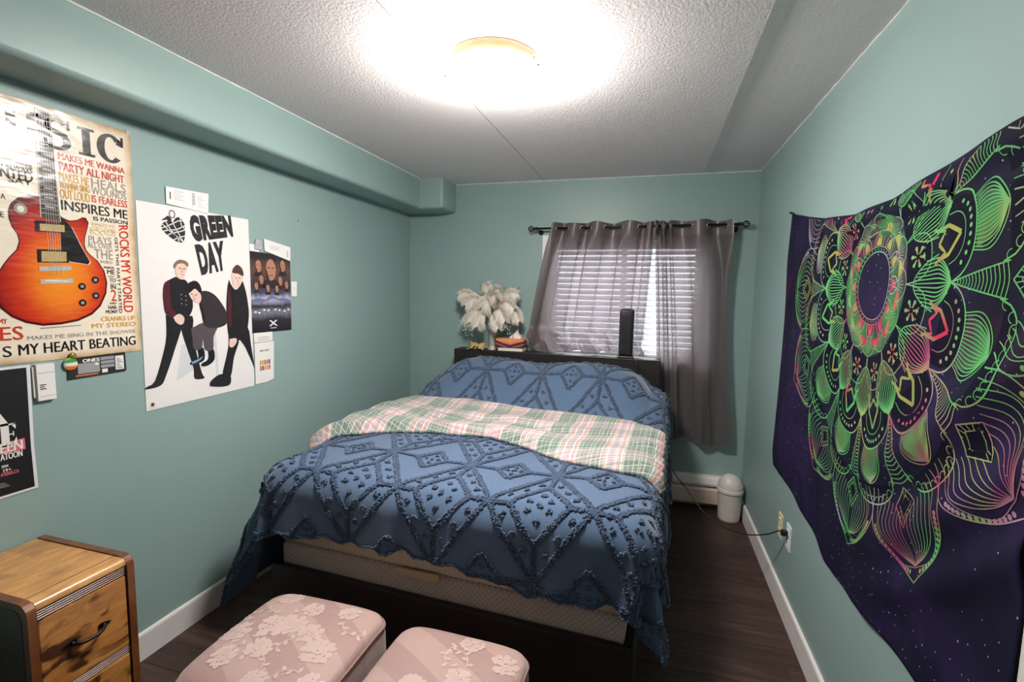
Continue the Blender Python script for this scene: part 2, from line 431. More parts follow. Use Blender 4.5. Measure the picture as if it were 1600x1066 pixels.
def quilt(name, c0, c1, sc, str_):
    t = NT(name); co = t.coord('Object')
    x, y, z = t.sep(co)
    p = t.math('ADD', x, t.math('MULTIPLY', z, 1.0)); q = t.math('SUBTRACT', x, t.math('MULTIPLY', z, 1.0))
    def tri(s): return t.math('ABSOLUTE', t.math('SUBTRACT', t.math('FRACT', t.math('MULTIPLY', s, sc)), 0.5))
    h = t.math('MINIMUM', tri(p), tri(q))
    hh = t.math('MULTIPLY', h, 4.0, clamp=True)
    n = t.noise(70, 3)
    t.set(col=t.mix(hh, c0, c1), rough=0.85, spec=0.2, sheen=0.2, normal=t.bump(t.math('ADD', hh, t.math('MULTIPLY', n, 0.3)), str_, 0.006))
    return t.mat
M_BOX = quilt('quilted_box_spring_cloth', srgb(184, 166, 156), srgb(210, 192, 182), 42, 0.35)
tag(MB().rbox(-1.54, 0.0, 0.024, 1.875, 0.2, 0.418, 0.02, 4, M=BM).build('box_spring', M_BOX, smooth=True, angle=50), 'grey beige box spring with diamond quilting under the mattress', 'box spring')
def matt_cloth():
    t = NT('cream_mattress_knit'); co = t.coord('Object', (1, 1, 1))
    x, y, z = t.sep(co)
    zig = t.math('ABSOLUTE', t.math('SUBTRACT', t.math('FRACT', t.math('MULTIPLY', x, 28)), 0.5))
    w = t.math('SINE', t.math('ADD', t.math('MULTIPLY', z, 420), t.math('MULTIPLY', zig, 30)))
    t.set(col=t.mix(t.math('MULTIPLY', t.math('ADD', w, 1), 0.5), srgb(222, 198, 172), srgb(240, 222, 202)), rough=0.9, spec=0.15, normal=t.bump(w, 0.5, 0.004)); return t.mat
M_MATT = matt_cloth()
mt = tag(MB().rbox(-1.545, 0.0, 0.012, 1.875, 0.42, 0.735, 0.035, 5, M=BM).build('mattress', M_MATT, smooth=True, angle=60), 'cream mattress edge showing under the blue comforter', 'mattress')
tg = MB()
tg.prism([(-0.955, 0.425), (-0.955, 0.412), (-0.94, 0.402), (-0.80, 0.393), (-0.775, 0.395), (-0.762, 0.412), (-0.755, 0.43)], lambda a, b, c: bw(a + 0.03, c, b + 0.006), 0.0, 0.011)
part_label(tg.build('handle_tab', plain('tan_tab_cloth', srgb(206, 174, 140), 0.8), mt), 'tan cloth tab on the mattress edge')

# ---- comforter: cloth laid over the mattress and the pillows, hanging at the foot and both sides
U0, U1, V0, RR = -1.525, -0.015, 0.085, 0.12
UC = (U0 + U1) / 2
_rs = np.random.RandomState(3)
_wk = [(_rs.uniform(4, 16), _rs.uniform(0, 2 * pi), _rs.uniform(0, 2 * pi), _rs.uniform(0.4, 1)) for _ in range(14)]
def wrinkle(a, b):
    s = 0
    for (k, th, ph, am) in _wk: s = s + am * np.sin(k * (a * np.cos(th) + b * np.sin(th)) + ph + 1.3 * np.sin(2.1 * a + ph) * np.cos(1.7 * b + th)) / k
    return s
def topz(a, b):
    w = np.clip(np.abs((a - UC) / 0.835), 0, 1)
    mound = 0.285 * smn(b, 1.20, 1.66) * (1 - w ** 7) * (1 - 0.22 * smn(b, 1.76, 1.9))
    dip = 1 - 0.06 * np.exp(-((a + 0.80) / 0.16) ** 2) * smn(b, 1.4, 1.7)
    return 0.778 + mound * dip + 0.018 * wrinkle(a, b) + 0.012 * smn(b, 0.2, 1.0)
def oF(a):     # length hanging at the foot, along the bed's width
    return np.interp(a, [-2.4, -1.55, -1.25, -1.0, -0.7, -0.38, -0.1, 0.4], [0.40, 0.37, 0.335, 0.32, 0.32, 0.385, 0.375, 0.36]) + 0.008 * np.sin(31 * a) + 0.006 * np.sin(53 * a + 1)
OR_, OL_ = 0.37, 0.67
def drape(a, b, lift=0.0):
    """cloth coordinate (a across, b along; metres) -> world points"""
    a = np.asarray(a, float); b = np.asarray(b, float)
    ca = np.clip(a, U0, U1); cb = np.maximum(b, V0)
    ex = a - ca; ey = b - cb
    rho = np.sqrt(ex * ex + ey * ey) + 1e-9
    dx, dy = ex / rho, ey / rho
    r = RR + lift
    phi = np.minimum(rho / r, pi / 2); rest = np.maximum(0, rho - r * pi / 2)
    corner = np.clip(4 * (np.abs(dx) * np.abs(dy)) , 0, 2) / 2          # 1 on the diagonal
    left = (ex < 0)
    flare = 0.05 + 0.10 * corner + np.where(left, 0.16 * np.abs(dx), 0.03 * np.abs(dx))
    # folds of the hanging part
    ang = np.arctan2(dy, dx)
    tc = np.where(np.abs(ey) > np.abs(ex), a * 17 + 0.8 * np.sin(a * 7), b * 15 + np.sin(b * 6))
    fold = smn(rho, 0.10, 0.35) * (0.012 * np.sin(tc) + 0.006 * np.sin(2.3 * tc + 1) + 0.028 * corner * np.cos(ang * 10 + 0.6))
    out = r * np.sin(phi) + rest * flare + fold
    drop = r * (1 - np.cos(phi)) + rest * np.sqrt(1 - np.minimum(flare, 0.6) ** 2)
    z0 = topz(ca, cb)
    x = ca + dx * out; y = cb + dy * out
    z = z0 + lift - drop + 0.010 * wrinkle(a * 1.7 + 3, b * 1.7) * (1 - smn(rho, 0.1, 0.4) * 0.5)
    z = np.maximum(z, 0.025)
    c, s = cos(BTH), sin(BTH)
    return np.stack([BF.x + x * c - y * s, BF.y + x * s + y * c, z], -1)
def drape_n(a, b, lift=0.0, e=0.004):
    p = drape(a, b, lift); pa = drape(np.asarray(a) + e, b, lift) - p; pb = drape(a, np.asarray(b) + e, lift) - p
    n = np.cross(pa, pb); n /= (np.linalg.norm(n, axis=-1, keepdims=True) + 1e-12)
    return p, n
def np_mesh(name, V, F, mats, parent=None, smooth=True, uv=None, **kw):
    mb = MB(); mb.v = V.tolist(); mb.f = F; mb.mi = [0] * len(F); mb.uv = uv
    return mb.build(name, mats, parent, smooth=smooth, **kw)
def grid_faces(nu, nv):
    i, j = np.meshgrid(np.arange(nu), np.arange(nv)); q = (j * (nu + 1) + i).ravel()
    return np.stack([q, q + 1, q + nu + 2, q + nu + 1], -1).tolist()
def chenille(name, c, c2):
    t = NT(name); n = t.noise(5, 4, 0.6); f = t.noise(260, 3, 0.6)
    t.set(col=t.mix(n, c, c2), rough=0.95, spec=0.1, sheen=0.35, normal=t.bump(f, 0.35, 0.003)); return t.mat
M_COMF = chenille('dusty_blue_cotton', srgb(76, 97, 125), srgb(89, 110, 138))
M_TUFT = chenille('blue_chenille_tuft', srgb(58, 76, 102), srgb(70, 88, 114))
NU, NV = 250, 230
ga = np.linspace(U0 - OL_, U1 + OR_, NU + 1); gb = np.linspace(0, 1, NV + 1)
A, Bq = np.meshgrid(ga, gb)
B_ = (V0 - oF(A)) + Bq * (1.865 - (V0 - oF(A)))
Vc = drape(A, B_).reshape(-1, 3)
comf = np_mesh('comforter', Vc, grid_faces(NU, NV), M_COMF, label='blue tufted comforter with star pattern spread over the bed', cat='comforter')
solid(comf, 0.016, -1.0)
# tufted pattern: stars, large diamonds with a small one inside, bands of dots
PU, PV, SU, SV = 0.404, 0.60, -0.732, 0.335
segs, dots = [], []
for i in range(-6, 7):
    for j in range(-3, 5):
        cx, cy = SU + (i + 0.5) * PU, SV + j * PV                 # centre of a large diamond
        hx, hy = PU / 2, PV / 2
        T4 = [(cx - hx, cy), (cx, cy + hy), (cx + hx, cy), (cx, cy - hy)]
        segs += [(T4[k], T4[(k + 1) % 4]) for k in range(4)]
        S4 = [(cx - 0.075, cy), (cx, cy + 0.095), (cx + 0.075, cy), (cx, cy - 0.095)]
        segs += [(S4[k], S4[(k + 1) % 4]) for k in range(4)]
        segs += [(T4[0], S4[0]), (S4[2], T4[2])]
        dots += [(cx, cy, .8), (cx - 0.032, cy, .7), (cx + 0.032, cy, .7), (cx, cy + 0.04, .7), (cx, cy - 0.04, .7)]
        ix, iy = SU + i * PU, SV + (j + 0.5) * PV                 # diamond between four large ones
        I4 = [(ix - 0.118, iy), (ix, iy + 0.15), (ix + 0.118, iy), (ix, iy - 0.15)]
        segs += [(I4[k], I4[(k + 1) % 4]) for k in range(4)]
        segs += [((ix, iy + 0.15), (ix, iy + hy)), ((ix, iy - 0.15), (ix, iy - hy)), ((ix - 0.118, iy), (ix - hx, iy)), ((ix + 0.118, iy), (ix + hx, iy))]
        for sx in (-1, 1):
            for sy in (-1, 1):
                for t in (0.22, 0.5, 0.78):
                    ax, ay = 0.16 * t, 0.225 * (1 - t)
                    dots.append((ix + sx * (ax + 0.005), iy + sy * ay, 1.0))
        dots += [(ix + q * 0.042, iy + w * 0.05, 1.0) for q, w in ((0, 1.3), (0, -1.3), (-1, 0.45), (1, 0.45), (-1, -0.45), (1, -0.45), (0, 0))]
tc, tr = [], []
rn = np.random.RandomState(11)
for (p, q) in segs:
    p, q = np.array(p), np.array(q); l = np.linalg.norm(q - p); n = max(2, int(l / 0.0075)); d = (q - p) / l; nn = np.array([-d[1], d[0]])
    t = (np.arange(n) + 0.5) / n
    for row in (-1, 0, 1):
        c = p + np.outer(t, q - p) + nn * (row * 0.0065) + rn.normal(0, 0.0016, (n, 2)); tc.append(c); tr.append(rn.uniform(0.0052, 0.0078, n))
for (x, y, s) in dots:
    n = 9 if s >= 1 else 6
    an = rn.uniform(0, 2 * pi, n); rd = np.sqrt(rn.uniform(0, 1, n)) * 0.0098 * s
    tc.append(np.stack([x + rd * np.cos(an) * 1.15, y + rd * np.sin(an)], -1)); tr.append(rn.uniform(0.0055, 0.0085, n))
tc = np.concatenate(tc); tr = np.concatenate(tr)
inside = (tc[:, 0] > U0 - OL_ + .005) & (tc[:, 0] < U1 + OR_ - .005) & (tc[:, 1] > V0 - oF(tc[:, 0]) + .006) & (tc[:, 1] < 1.85)
tc, tr = tc[inside], tr[inside]
# ragged fluff along the hem
hx = np.linspace(U0 - OL_, U1 + OR_, 420); hy = V0 - oF(hx) + 0.003
hr = np.linspace(0, 1, 300); hy2 = (V0 - oF(np.array(U1 + OR_))) + hr * (1.8 - (V0 - oF(np.array(U1 + OR_)))); hy3 = (V0 - oF(np.array(U0 - OL_))) + hr * (1.8 - (V0 - oF(np.array(U0 - OL_))))
tc = np.concatenate([tc, np.stack([hx, hy], -1), np.stack([hr * 0 + U1 + OR_ - .002, hy2], -1), np.stack([hr * 0 + U0 - OL_ + .002, hy3], -1)])
tr = np.concatenate([tr, rn.uniform(0.005, 0.009, 420 + 600)])
P, N = drape_n(tc[:, 0], tc[:, 1]); N = np.where(N[:, 2:3] < -0.3, -N, N)
oc = np.array([[1, 0, 0], [-1, 0, 0], [0, 1, 0], [0, -1, 0], [0, 0, 1], [0, 0, -1]], float)
of = np.array([[0, 2, 4], [2, 1, 4], [1, 3, 4], [3, 0, 4], [2, 0, 5], [1, 2, 5], [3, 1, 5], [0, 3, 5]])
m = len(tc)
jit = oc[None] * tr[:, None, None] * rn.uniform(0.75, 1.3, (m, 6, 1)) + rn.normal(0, 0.0009, (m, 6, 3))
TV = (P + N * 0.0035)[:, None, :] + jit
TF = (np.arange(m)[:, None, None] * 6 + of[None]).reshape(-1, 3).tolist()
tf = np_mesh('tufting', TV.reshape(-1, 3), TF, M_TUFT, comf, smooth=True); tf['kind'] = 'stuff'

# ---- plaid blanket folded across the bed
def plaid():
    t = NT('plaid_seersucker'); uv = t.node('ShaderNodeTexCoord').outputs['UV']; x, y, z = t.sep(uv)
    G, G2, P_, PK, Wt = srgb(110, 124, 115), srgb(150, 160, 149), srgb(184, 160, 172), srgb(222, 146, 150), srgb(226, 218, 212)
    stops = [(0.0, G), (0.22, G2), (0.26, G), (0.40, G), (0.43, Wt), (0.46, G2), (0.50, PK), (0.57, Wt), (0.60, P_), (0.72, P_), (0.76, Wt), (0.79, PK), (0.86, Wt), (0.90, G2), (0.93, G)]
    fx_ = t.math('FRACT', t.math('MULTIPLY', x, 1 / 0.215)); fy_ = t.math('FRACT', t.math('MULTIPLY', y, 1 / 0.235))
    warp = t.ramp(fx_, stops, 'CONSTANT'); weft = t.ramp(fy_, stops, 'CONSTANT')
    m = t.mix(0.36, warp, weft)
    def lines(c, per, wd): return t.math('LESS_THAN', t.math('ABSOLUTE', t.math('SUBTRACT', t.math('FRACT', t.math('MULTIPLY', c, 1 / per)), 0.5)), wd)
    gl = t.math('MAXIMUM', lines(x, 0.0205, 0.075), lines(y, 0.026, 0.06))
    m = t.mix(t.math('MULTIPLY', gl, 0.6), m, srgb(222, 224, 214))
    dk = t.math('MAXIMUM', lines(x, 0.0411, 0.05), lines(y, 0.052, 0.05)); m = t.mix(t.math('MULTIPLY', dk, 0.55), m, srgb(104, 128, 112))
    pucker = t.node('ShaderNodeTexNoise', {'Vector': t.coord('UV', (90, 30, 1)), 'Scale': 1.0, 'Detail': 2.0}).outputs[0]
    t.set(col=m, rough=0.9, spec=0.15, sheen=0.2, normal=t.bump(pucker, 0.6, 0.006)); return t.mat
nu, nv = 200, 60
def bl_pts(off):
    s = np.linspace(0, 1, nu + 1); tt = np.linspace(0, 1, nv + 1); S, T = np.meshgrid(s, tt)
    a = U0 - 0.20 + S * (U1 + 0.135 - (U0 - 0.20))
    vf = np.interp(a, [-1.8, -1.62, -1.4, -1.15, -0.8, -0.55, -0.35, -0.1, 0.1, 0.25], [0.30, 0.38, 0.56, 0.67, 0.70, 0.61, 0.51, 0.44, 0.43, 0.45])
    vb = np.interp(a, [-1.8, -1.62, -1.5, -1.2, -0.8, -0.4, -0.1, 0.02, 0.1, 0.25], [0.92, 1.05, 1.28, 1.32, 1.28, 1.27, 1.24, 1.12, 0.98, 0.86])
    b = vf + T * (vb - vf)
    return a, b, S, T
a, b, S, T = bl_pts(0)
P, N = drape_n(a, b, 0.012)
edge = np.minimum(smn(T, 0, 0.08), smn(1 - T, 0, 0.07)) * np.minimum(smn(S, 0, 0.03), smn(1 - S, 0, 0.03))
puff = 0.008 + 0.034 * edge + 0.016 * wrinkle(a * 2 + 9, b * 4 + 2) * edge + 0.006 * np.sin(b * 26 + 3 * np.sin(a * 2.3) + a * 3) * edge
endl = smn(-a, 1.2, 1.62)
puff = puff - 0.014 * np.exp(-((T - 0.52 - 0.12 * np.sin(a * 2.2)) / 0.05) ** 2) * edge - 0.010 * np.exp(-((T - 0.25 + 0.1 * np.sin(a * 3 + 1)) / 0.04) ** 2) * edge * smn(np.sin(a * 4), -0.2, 0.6)
puff = puff + 0.03 * endl * edge + 0.012 * smn(S, 0.9, 1.0) * np.sin(b * 70)
VB = (P + N * puff[..., None]).reshape(-1, 3)
blk = np_mesh('plaid_blanket', VB, grid_faces(nu, nv), plaid(), uv=np.stack([a.ravel() + 5, b.ravel() + 5 - 0.06 * np.sin(a.ravel() * 2)], -1).tolist(),
              label='green and pink plaid blanket folded across the middle of the bed', cat='blanket')
solid(blk, 0.022, -1.0)
# ------------------------------------------------------------------ curtains
RODY, RODZ = D - 0.085, 2.062
M_ROD = plain('black_metal_rod', srgb(38, 38, 40), 0.4, metal=0.6)
rod = thing('curtain_rod', (-0.15, RODY, RODZ), 'black metal curtain rod with round finials above the window', 'curtain rod')
MB().tube([(-0.90, RODY, RODZ), (0.585, RODY, RODZ + 0.006)], 0.008, 12).build('rod', M_ROD, rod, smooth=True)
for s, x, z in ((-1, -0.885, RODZ), (1, 0.570, RODZ + 0.006)):
    mb = MB(); RM = Matrix.Translation((x, RODY, z)) @ Matrix.Rotation(s * pi / 2, 4, 'Y')
    mb.lathe([(0.008, -0.02), (0.013, -0.018), (0.013, -0.006), (0.009, -0.003), (0.009, 0.004), (0.014, 0.006), (0.009, 0.012)], n=16, M=RM)
    mb.build('finial', M_ROD, rod, smooth=True)
    c = Vector((x + s * 0.032, RODY, z))
    for k in range(4):
        mb = MB(); A3 = Matrix.Translation(c) @ Matrix.Rotation(k * pi / 4, 4, 'X')
        mb.tube([A3 @ Vector((0.021 * cos(q * pi / 8), 0.021 * sin(q * pi / 8), 0)) for q in range(17)], 0.0022, 6)
        mb.build('finial_cage', M_ROD, rod, smooth=True)
for x in (-0.855, 0.545):
    mb = MB().tube([(x, D - 0.001, RODZ - 0.02), (x, RODY + 0.03, RODZ - 0.02), (x, RODY, RODZ - 0.011)], 0.006, 8)
    mb.lathe([(0.001, 0), (0.02, 0), (0.02, 0.004), (0.001, 0.004)], n=16, M=Matrix.Translation((x, D - 0.001, RODZ - 0.02)) @ Matrix.Rotation(pi / 2, 4, 'X'))
    mb.build('bracket', M_ROD, rod, smooth=True)
def curtain_mat(name, sheer, transl, colr):
    t = NT(name); co = t.coord('Object', (3, 3, 90)); n = t.noise(3.0, 3, 0.6, co)
    col = t.mix(n, tuple(c * 0.8 for c in colr[:3]) + (1,), colr)
    d = t.node('ShaderNodeBsdfDiffuse', {0: col}); g = t.node('ShaderNodeBsdfGlossy', {0: (0.5, 0.47, 0.47, 1), 'Roughness': 0.42})
    tl = t.node('ShaderNodeBsdfTranslucent', {0: (0.47, 0.41, 0.42, 1)}); tr = t.node('ShaderNodeBsdfTransparent', {0: (0.95, 0.88, 0.92, 1)})
    m1 = t.node('ShaderNodeMixShader', {0: 0.13, 1: d.outputs[0], 2: g.outputs[0]})
    m2 = t.node('ShaderNodeMixShader', {0: transl, 1: m1.outputs[0], 2: tl.outputs[0]})
    m3 = t.node('ShaderNodeMixShader', {0: sheer, 1: m2.outputs[0], 2: tr.outputs[0]})
    t.nt.links.new(m3.outputs[0], t.out.inputs[0]); return t.mat
CG = srgb(112, 100, 99)
M_CUR = curtain_mat('grey_satin_curtain', 0.14, 0.42, CG)
M_HEM = curtain_mat('grey_satin_curtain_hem', 0.0, 0.10, CG)
M_GROM = plain('grey_grommet', (0.5, 0.5, 0.5, 1), 0.3, metal=1.0)
def curtain(name, label, xs_top, pts_bot, waves, zbot, amp, ztop=2.10, bottom=None, nu=420, nv=150, seed=1):
    """xs_top: list of (s, x) along the rod; waves: list of s where the cloth crosses the rod"""
    ss = [p[0] for p in xs_top]; xx = [p[1] for p in xs_top]; bs = [p[0] for p in pts_bot]; bx = [p[1] for p in pts_bot]
    def wav(s):
        # alternate front / back between crossings
        k = 0
        while k < len(waves) and s > waves[k]: k += 1
        lo = waves[k - 1] if k > 0 else 2 * waves[0] - waves[1]; hi = waves[k] if k < len(waves) else 2 * waves[-1] - waves[-2]
        t = (s - lo) / (hi - lo); sg = -1 if k % 2 == 0 else 1
        return sg * sin(pi * min(1, max(0, t))), (hi - lo), sin(2 * pi * min(1, max(0, t)))
    P = np.zeros((nv + 1, nu + 1, 3)); rnd = random.Random(seed)
    for j in range(nv + 1):
        t = j / nv                                # 0 bottom .. 1 top
        for i in range(nu + 1):
            s = i / nu
            zb = zbot(s)
            z = zb + (ztop + 0.006 * sin(s * 19) - zb) * t
            xt = np.interp(s, ss, xx); xb = np.interp(s, bs, bx)
            tt = sm(t, 0.0, 0.92)
            x = xb + (xt - xb) * (t ** 1.15 if bottom else tt)
            w, wid, tw = wav(s)
            am = amp * min(1.0, wid / 0.10) * (0.75 + 0.25 * t)
            w2 = 0.6 * w + 0.25 * sin(s * 23 + 1.2 * t + seed) if t < 0.85 else None
            f = sm(t, 0.75, 0.95)
            lower = (0.78 * w + 0.22 * sin(s * 21 + 2.2 * t + seed) + 0.14 * sin(s * 47 - 3 * t))
            y = RODY + am * (w * f + lower * (1 - f))
            x -= 0.23 * wid * (xx[-1] - xx[0]) * tw * (1 - f) * sm(t, 0.02, 0.3)
            if bottom: x, y, z = bottom(s, t, x, y, z)
            P[j, i] = (x, y, min(z, 2.2))
    # holes for the grommets: where the cloth crosses the rod
    faces = []; gpos = []
    jj = int(nv * (RODZ - 1.1) / (ztop - 1.1))
    flatP = P.reshape(-1, 3)
    for wv in waves:
        i = int(round(wv * nu)); col_ = P[:, i]; j = int(np.argmin(np.abs(col_[:, 2] - RODZ)))
        gpos.append((Vector(P[j, i]), (Vector(P[j, min(nu, i + 1)]) - Vector(P[j, max(0, i - 1)])).normalized()))
    C = P[:-1, :-1] * .25 + P[1:, :-1] * .25 + P[:-1, 1:] * .25 + P[1:, 1:] * .25
    hole = np.zeros(C.shape[:2], bool)
    for g, tdir in gpos: hole |= (np.linalg.norm(C - np.array(g), axis=-1) < 0.0175)
    mb = MB(); mb.v = flatP.tolist(); hz = ztop - 0.105
    for j in range(nv):
        for i in range(nu):
            if hole[j, i]: continue
            q = j * (nu + 1) + i; mb.f.append((q, q + 1, q + nu + 2, q + nu + 1)); mb.mi.append(1 if (C[j, i, 2] > hz) else 0)
    o = mb.build(name, [M_CUR, M_HEM], smooth=True, label=label, cat='curtain', origin=(float(np.mean(xx)), RODY, float(flatP[:, 2].min())))
    for g, td in gpos:
        n = td.cross(Vector((0, 0, 1))).normalized(); up = n.cross(td).normalized()
        MB().tube([g + (td * cos(q * pi / 12) + up * sin(q * pi / 12)) * 0.0195 for q in range(25)], 0.0042, 8).build('grommet', M_GROM, o, smooth=True)
    return o
def px(x): return x
# panel whose hem lies bunched on the headboard
lw = [0.06, 0.16, 0.30, 0.385, 0.53, 0.68, 0.855, 0.92]
HBT = 1.116
def zb_l(s): return HBT + 0.004 + 0.012 * max(0, sin(s * 17 + 1)) + 0.02 * max(0, sin(s * 31))
def bot_l(s, t, x, y, z):
    low = 1 - sm(t, 0.0, 0.22)
    y += -0.030 * low + low * (0.034 * sin(s * 31 + 5 * t * 8) + 0.020 * sin(s * 67 + t * 30)) - 0.02 * low
    z += low * (0.018 * sin(s * 27 + 2) * sm(t, 0.01, 0.08)) * (0.4 + t * 3)
    x += low * 0.016 * sin(s * 45 + t * 40)
    z = max(z, HBT + 0.003 + 0.0)
    y = min(y, D - 0.035); y = max(y, RODY - (0.055 if 0.70 < s < 0.97 else 0.10))
    return x, y, z
curtain('curtain', 'wide grey sheer curtain bunched on top of the headboard', [(0, -0.745), (1, 0.005)], [(0, -0.925), (0.2, -0.75), (0.5, -0.48), (0.8, -0.2), (1, -0.05)], lw, zb_l, 0.046, bottom=bot_l, seed=2)
rw = [0.05, 0.14, 0.22, 0.30, 0.36, 0.56, 0.76, 0.93]
def zb_r(s): return 0.52 - 0.028 * sin(s * 9 + 0.5) * (s > 0.1) - 0.01
def bot_r(s, t, x, y, z):
    x += 0.012 * sin(t * 7 + 1) * (s > 0.8) * (s - 0.8) * 5
    y = min(y, D - 0.02)
    if z < 1.16 and x < 0.16: y = max(y, 3.70)
    return x, y, z
curtain('curtain', 'narrow grey curtain hanging long beside the headboard', [(0, 0.0), (0.36, 0.115), (1, 0.505)], [(0, 0.085), (0.3, 0.20), (0.6, 0.36), (1, 0.575)], rw, zb_r, 0.044, bottom=bot_r, seed=5)

# ------------------------------------------------------------------ tapestry
TYS = [1.060, 1.24, 1.34, 1.5, 1.76, 2.045, 2.39, 2.60, 2.80, 2.89]; TZT = [1.935, 1.924, 1.916, 1.895, 1.869, 1.867, 1.905, 1.945, 1.985, 2.012]
TYB = [1.060, 1.44, 1.508, 2.0, 2.4, 2.637, 2.80, 2.865, 2.90]; TZB = [0.62, 0.605, 0.599, 0.577, 0.63, 0.672, 0.665, 0.667, 0.745]
def t_top(y): return np.interp(y, TYS, TZT)
def t_bot(y): return np.interp(y, TYB, TZB)
def t_x(y, z):
    """how the cloth stands off the wall"""
    y = np.asarray(y, float); z = np.asarray(z, float)
    top = t_top(y); dz = top - z
    f = 0.008 + 0.010 * smn(dz, 0, 0.3)
    f = f + 0.010 * np.exp(-((dz - 0.035) / 0.022) ** 2) * smn(2.6 - y, 0, 0.6)            # rolled slack along the top
    f = f - 0.006 * np.exp(-((dz - 0.085) / 0.02) ** 2) * smn(2.2 - y, 0, 0.5)
    f = f + 0.007 * np.sin(7 * y + 2.2 * z) * smn(dz, 0.1, 0.6) + 0.004 * np.sin(19 * y + 1.5 * z) * smn(2.95 - y, 0.05, 0.3)
    # broad swags at the near lower corner
    q = (z - 0.62) - 0.75 * np.maximum(0, 1.75 - y) ** 1.3
    w = smn(1.95 - y, 0, 0.6)
    f = f + w * (0.030 * np.exp(-((q - 0.42) / 0.075) ** 2) + 0.024 * np.exp(-((q - 0.20) / 0.07) ** 2) + 0.018 * np.exp(-((q - 0.03) / 0.06) ** 2))
    return R - np.maximum(f, 0.004)
def galaxy():
    t = NT('galaxy_print_cloth'); n = t.noise(2.3, 5, 0.6, t.coord(), 0.5); n2 = t.noise(1.7, 4, 0.6, t.coord(loc=(4, 2, 7)))
    base = t.ramp(n, [(0.28, srgb(16, 15, 30)), (0.5, srgb(23, 22, 46)), (0.62, srgb(38, 28, 62)), (0.8, srgb(26, 32, 72))])
    base = t.mix(t.ramp(n2, [(0.60, (0, 0, 0)), (0.8, (0.6, 0.6, 0.6))]), base, srgb(98, 26, 66))
    v = t.voro(46); v2 = t.voro(21, t.coord(loc=(3, 1, 5)))
    dens = t.noise(3.1, 2, 0.5, t.coord(loc=(1, 9, 2)))
    st = t.math('MULTIPLY', t.math('LESS_THAN', v, 0.085), t.math('GREATER_THAN', dens, 0.47)); st2 = t.math('LESS_THAN', v2, 0.055)
    base = t.mix(t.math('MULTIPLY', t.math('MAXIMUM', st, st2), 0.75), base, srgb(178, 186, 206))
    f = t.noise(420, 2)
    t.set(col=base, rough=0.8, spec=0.15, normal=t.bump(f, 0.15, 0.002)); return t.mat
nu, nv = 150, 130
yy = np.linspace(1.095, 1, 2)
s_, t_ = np.meshgrid(np.linspace(0, 1, nu + 1), np.linspace(0, 1, nv + 1))
Yg = 1.060 + s_ * (2.885 - 1.060); Zg = t_bot(Yg) + t_ * (t_top(Yg) - t_bot(Yg))
Yg2 = Yg + smn(s_, 0.9, 1.0) * np.interp(Zg, [0.66, 0.745, 1.1, 1.55, 2.01], [-0.015, 0.015, -0.002, -0.008, 0.006])
Xg = t_x(Yg2, Zg)
tap = np_mesh('mandala_tapestry', np.stack([Xg, Yg2, Zg], -1).reshape(-1, 3), grid_faces(nu, nv), galaxy(), label='dark galaxy tapestry with a large green and pink mandala', cat='tapestry')
solid(tap, 0.0015, 0.0)
# the printed mandala: twelve-fold line work laid into the cloth
CY, CZ = 1.815, 1.607
def ink(name, stops, sc=2.6, loc=(0, 0, 0)):
    t = NT(name); n = t.noise(sc, 3, 0.6, t.coord(loc=loc), 0.3)
    t.set(col=t.ramp(n, stops), rough=0.8, spec=0.12); return t.mat
def inkmix(name, pal, base, loc):
    """print colours drifting over the cloth: a green ground with rose, straw and pale lilac passages"""
    t = NT(name); n1 = t.noise(2.4, 3, 0.6, t.coord(loc=loc), 0.4); n2 = t.noise(3.4, 3, 0.6, t.coord(loc=(loc[0] + 5, loc[1] + 3, loc[2] + 8)), 0.4); n3 = t.noise(2.9, 2, 0.5, t.coord(loc=(loc[0] + 9, loc[1] - 4, loc[2] + 2)))
    c = t.mix(t.ramp(n1, [(0.47, (0, 0, 0)), (0.58, (1, 1, 1))]), base, pal[0])
    c = t.mix(t.ramp(n2, [(0.55, (0, 0, 0)), (0.64, (1, 1, 1))]), c, pal[1]); c = t.mix(t.ramp(n3, [(0.58, (0, 0, 0)), (0.68, (0.85, 0.85, 0.85))]), c, pal[2])
    t.set(col=c, rough=0.8, spec=0.12); return t.mat
I_LINE = inkmix('mandala_line_ink', (srgb(172, 82, 112), srgb(158, 168, 108), srgb(168, 164, 178)), srgb(98, 172, 104), (0, 0, 0))
I_FILL = inkmix('mandala_fill_ink', (srgb(186, 50, 84), srgb(150, 152, 76), srgb(122, 74, 84)), srgb(86, 172, 92), (0.3, 0.2, 0.1))
I_DARK = plain('mandala_dark_ink', srgb(17, 16, 33), 0.85, spec=0.1)
I_WASH = ink('mandala_wash_ink', [(0.32, srgb(120, 36, 64)), (0.45, srgb(72, 44, 64)), (0.52, srgb(58, 92, 70)), (0.62, srgb(74, 128, 70)), (0.75, srgb(92, 84, 60))], 3.3, (7, 1, 3))
man = MB()
def pol(r, th): return (CY - r * cos(th), CZ + r * sin(th))          # th = 0 towards the camera, counter-clockwise as seen
def onT(y, z, lay): return (float(t_x(y, z)) - 0.0010 - 0.00018 * lay, y, z)
def okT(y, z): return 1.068 < y < 2.875 and z < float(t_top(y)) - 0.004 and z > float(t_bot(y)) + 0.01
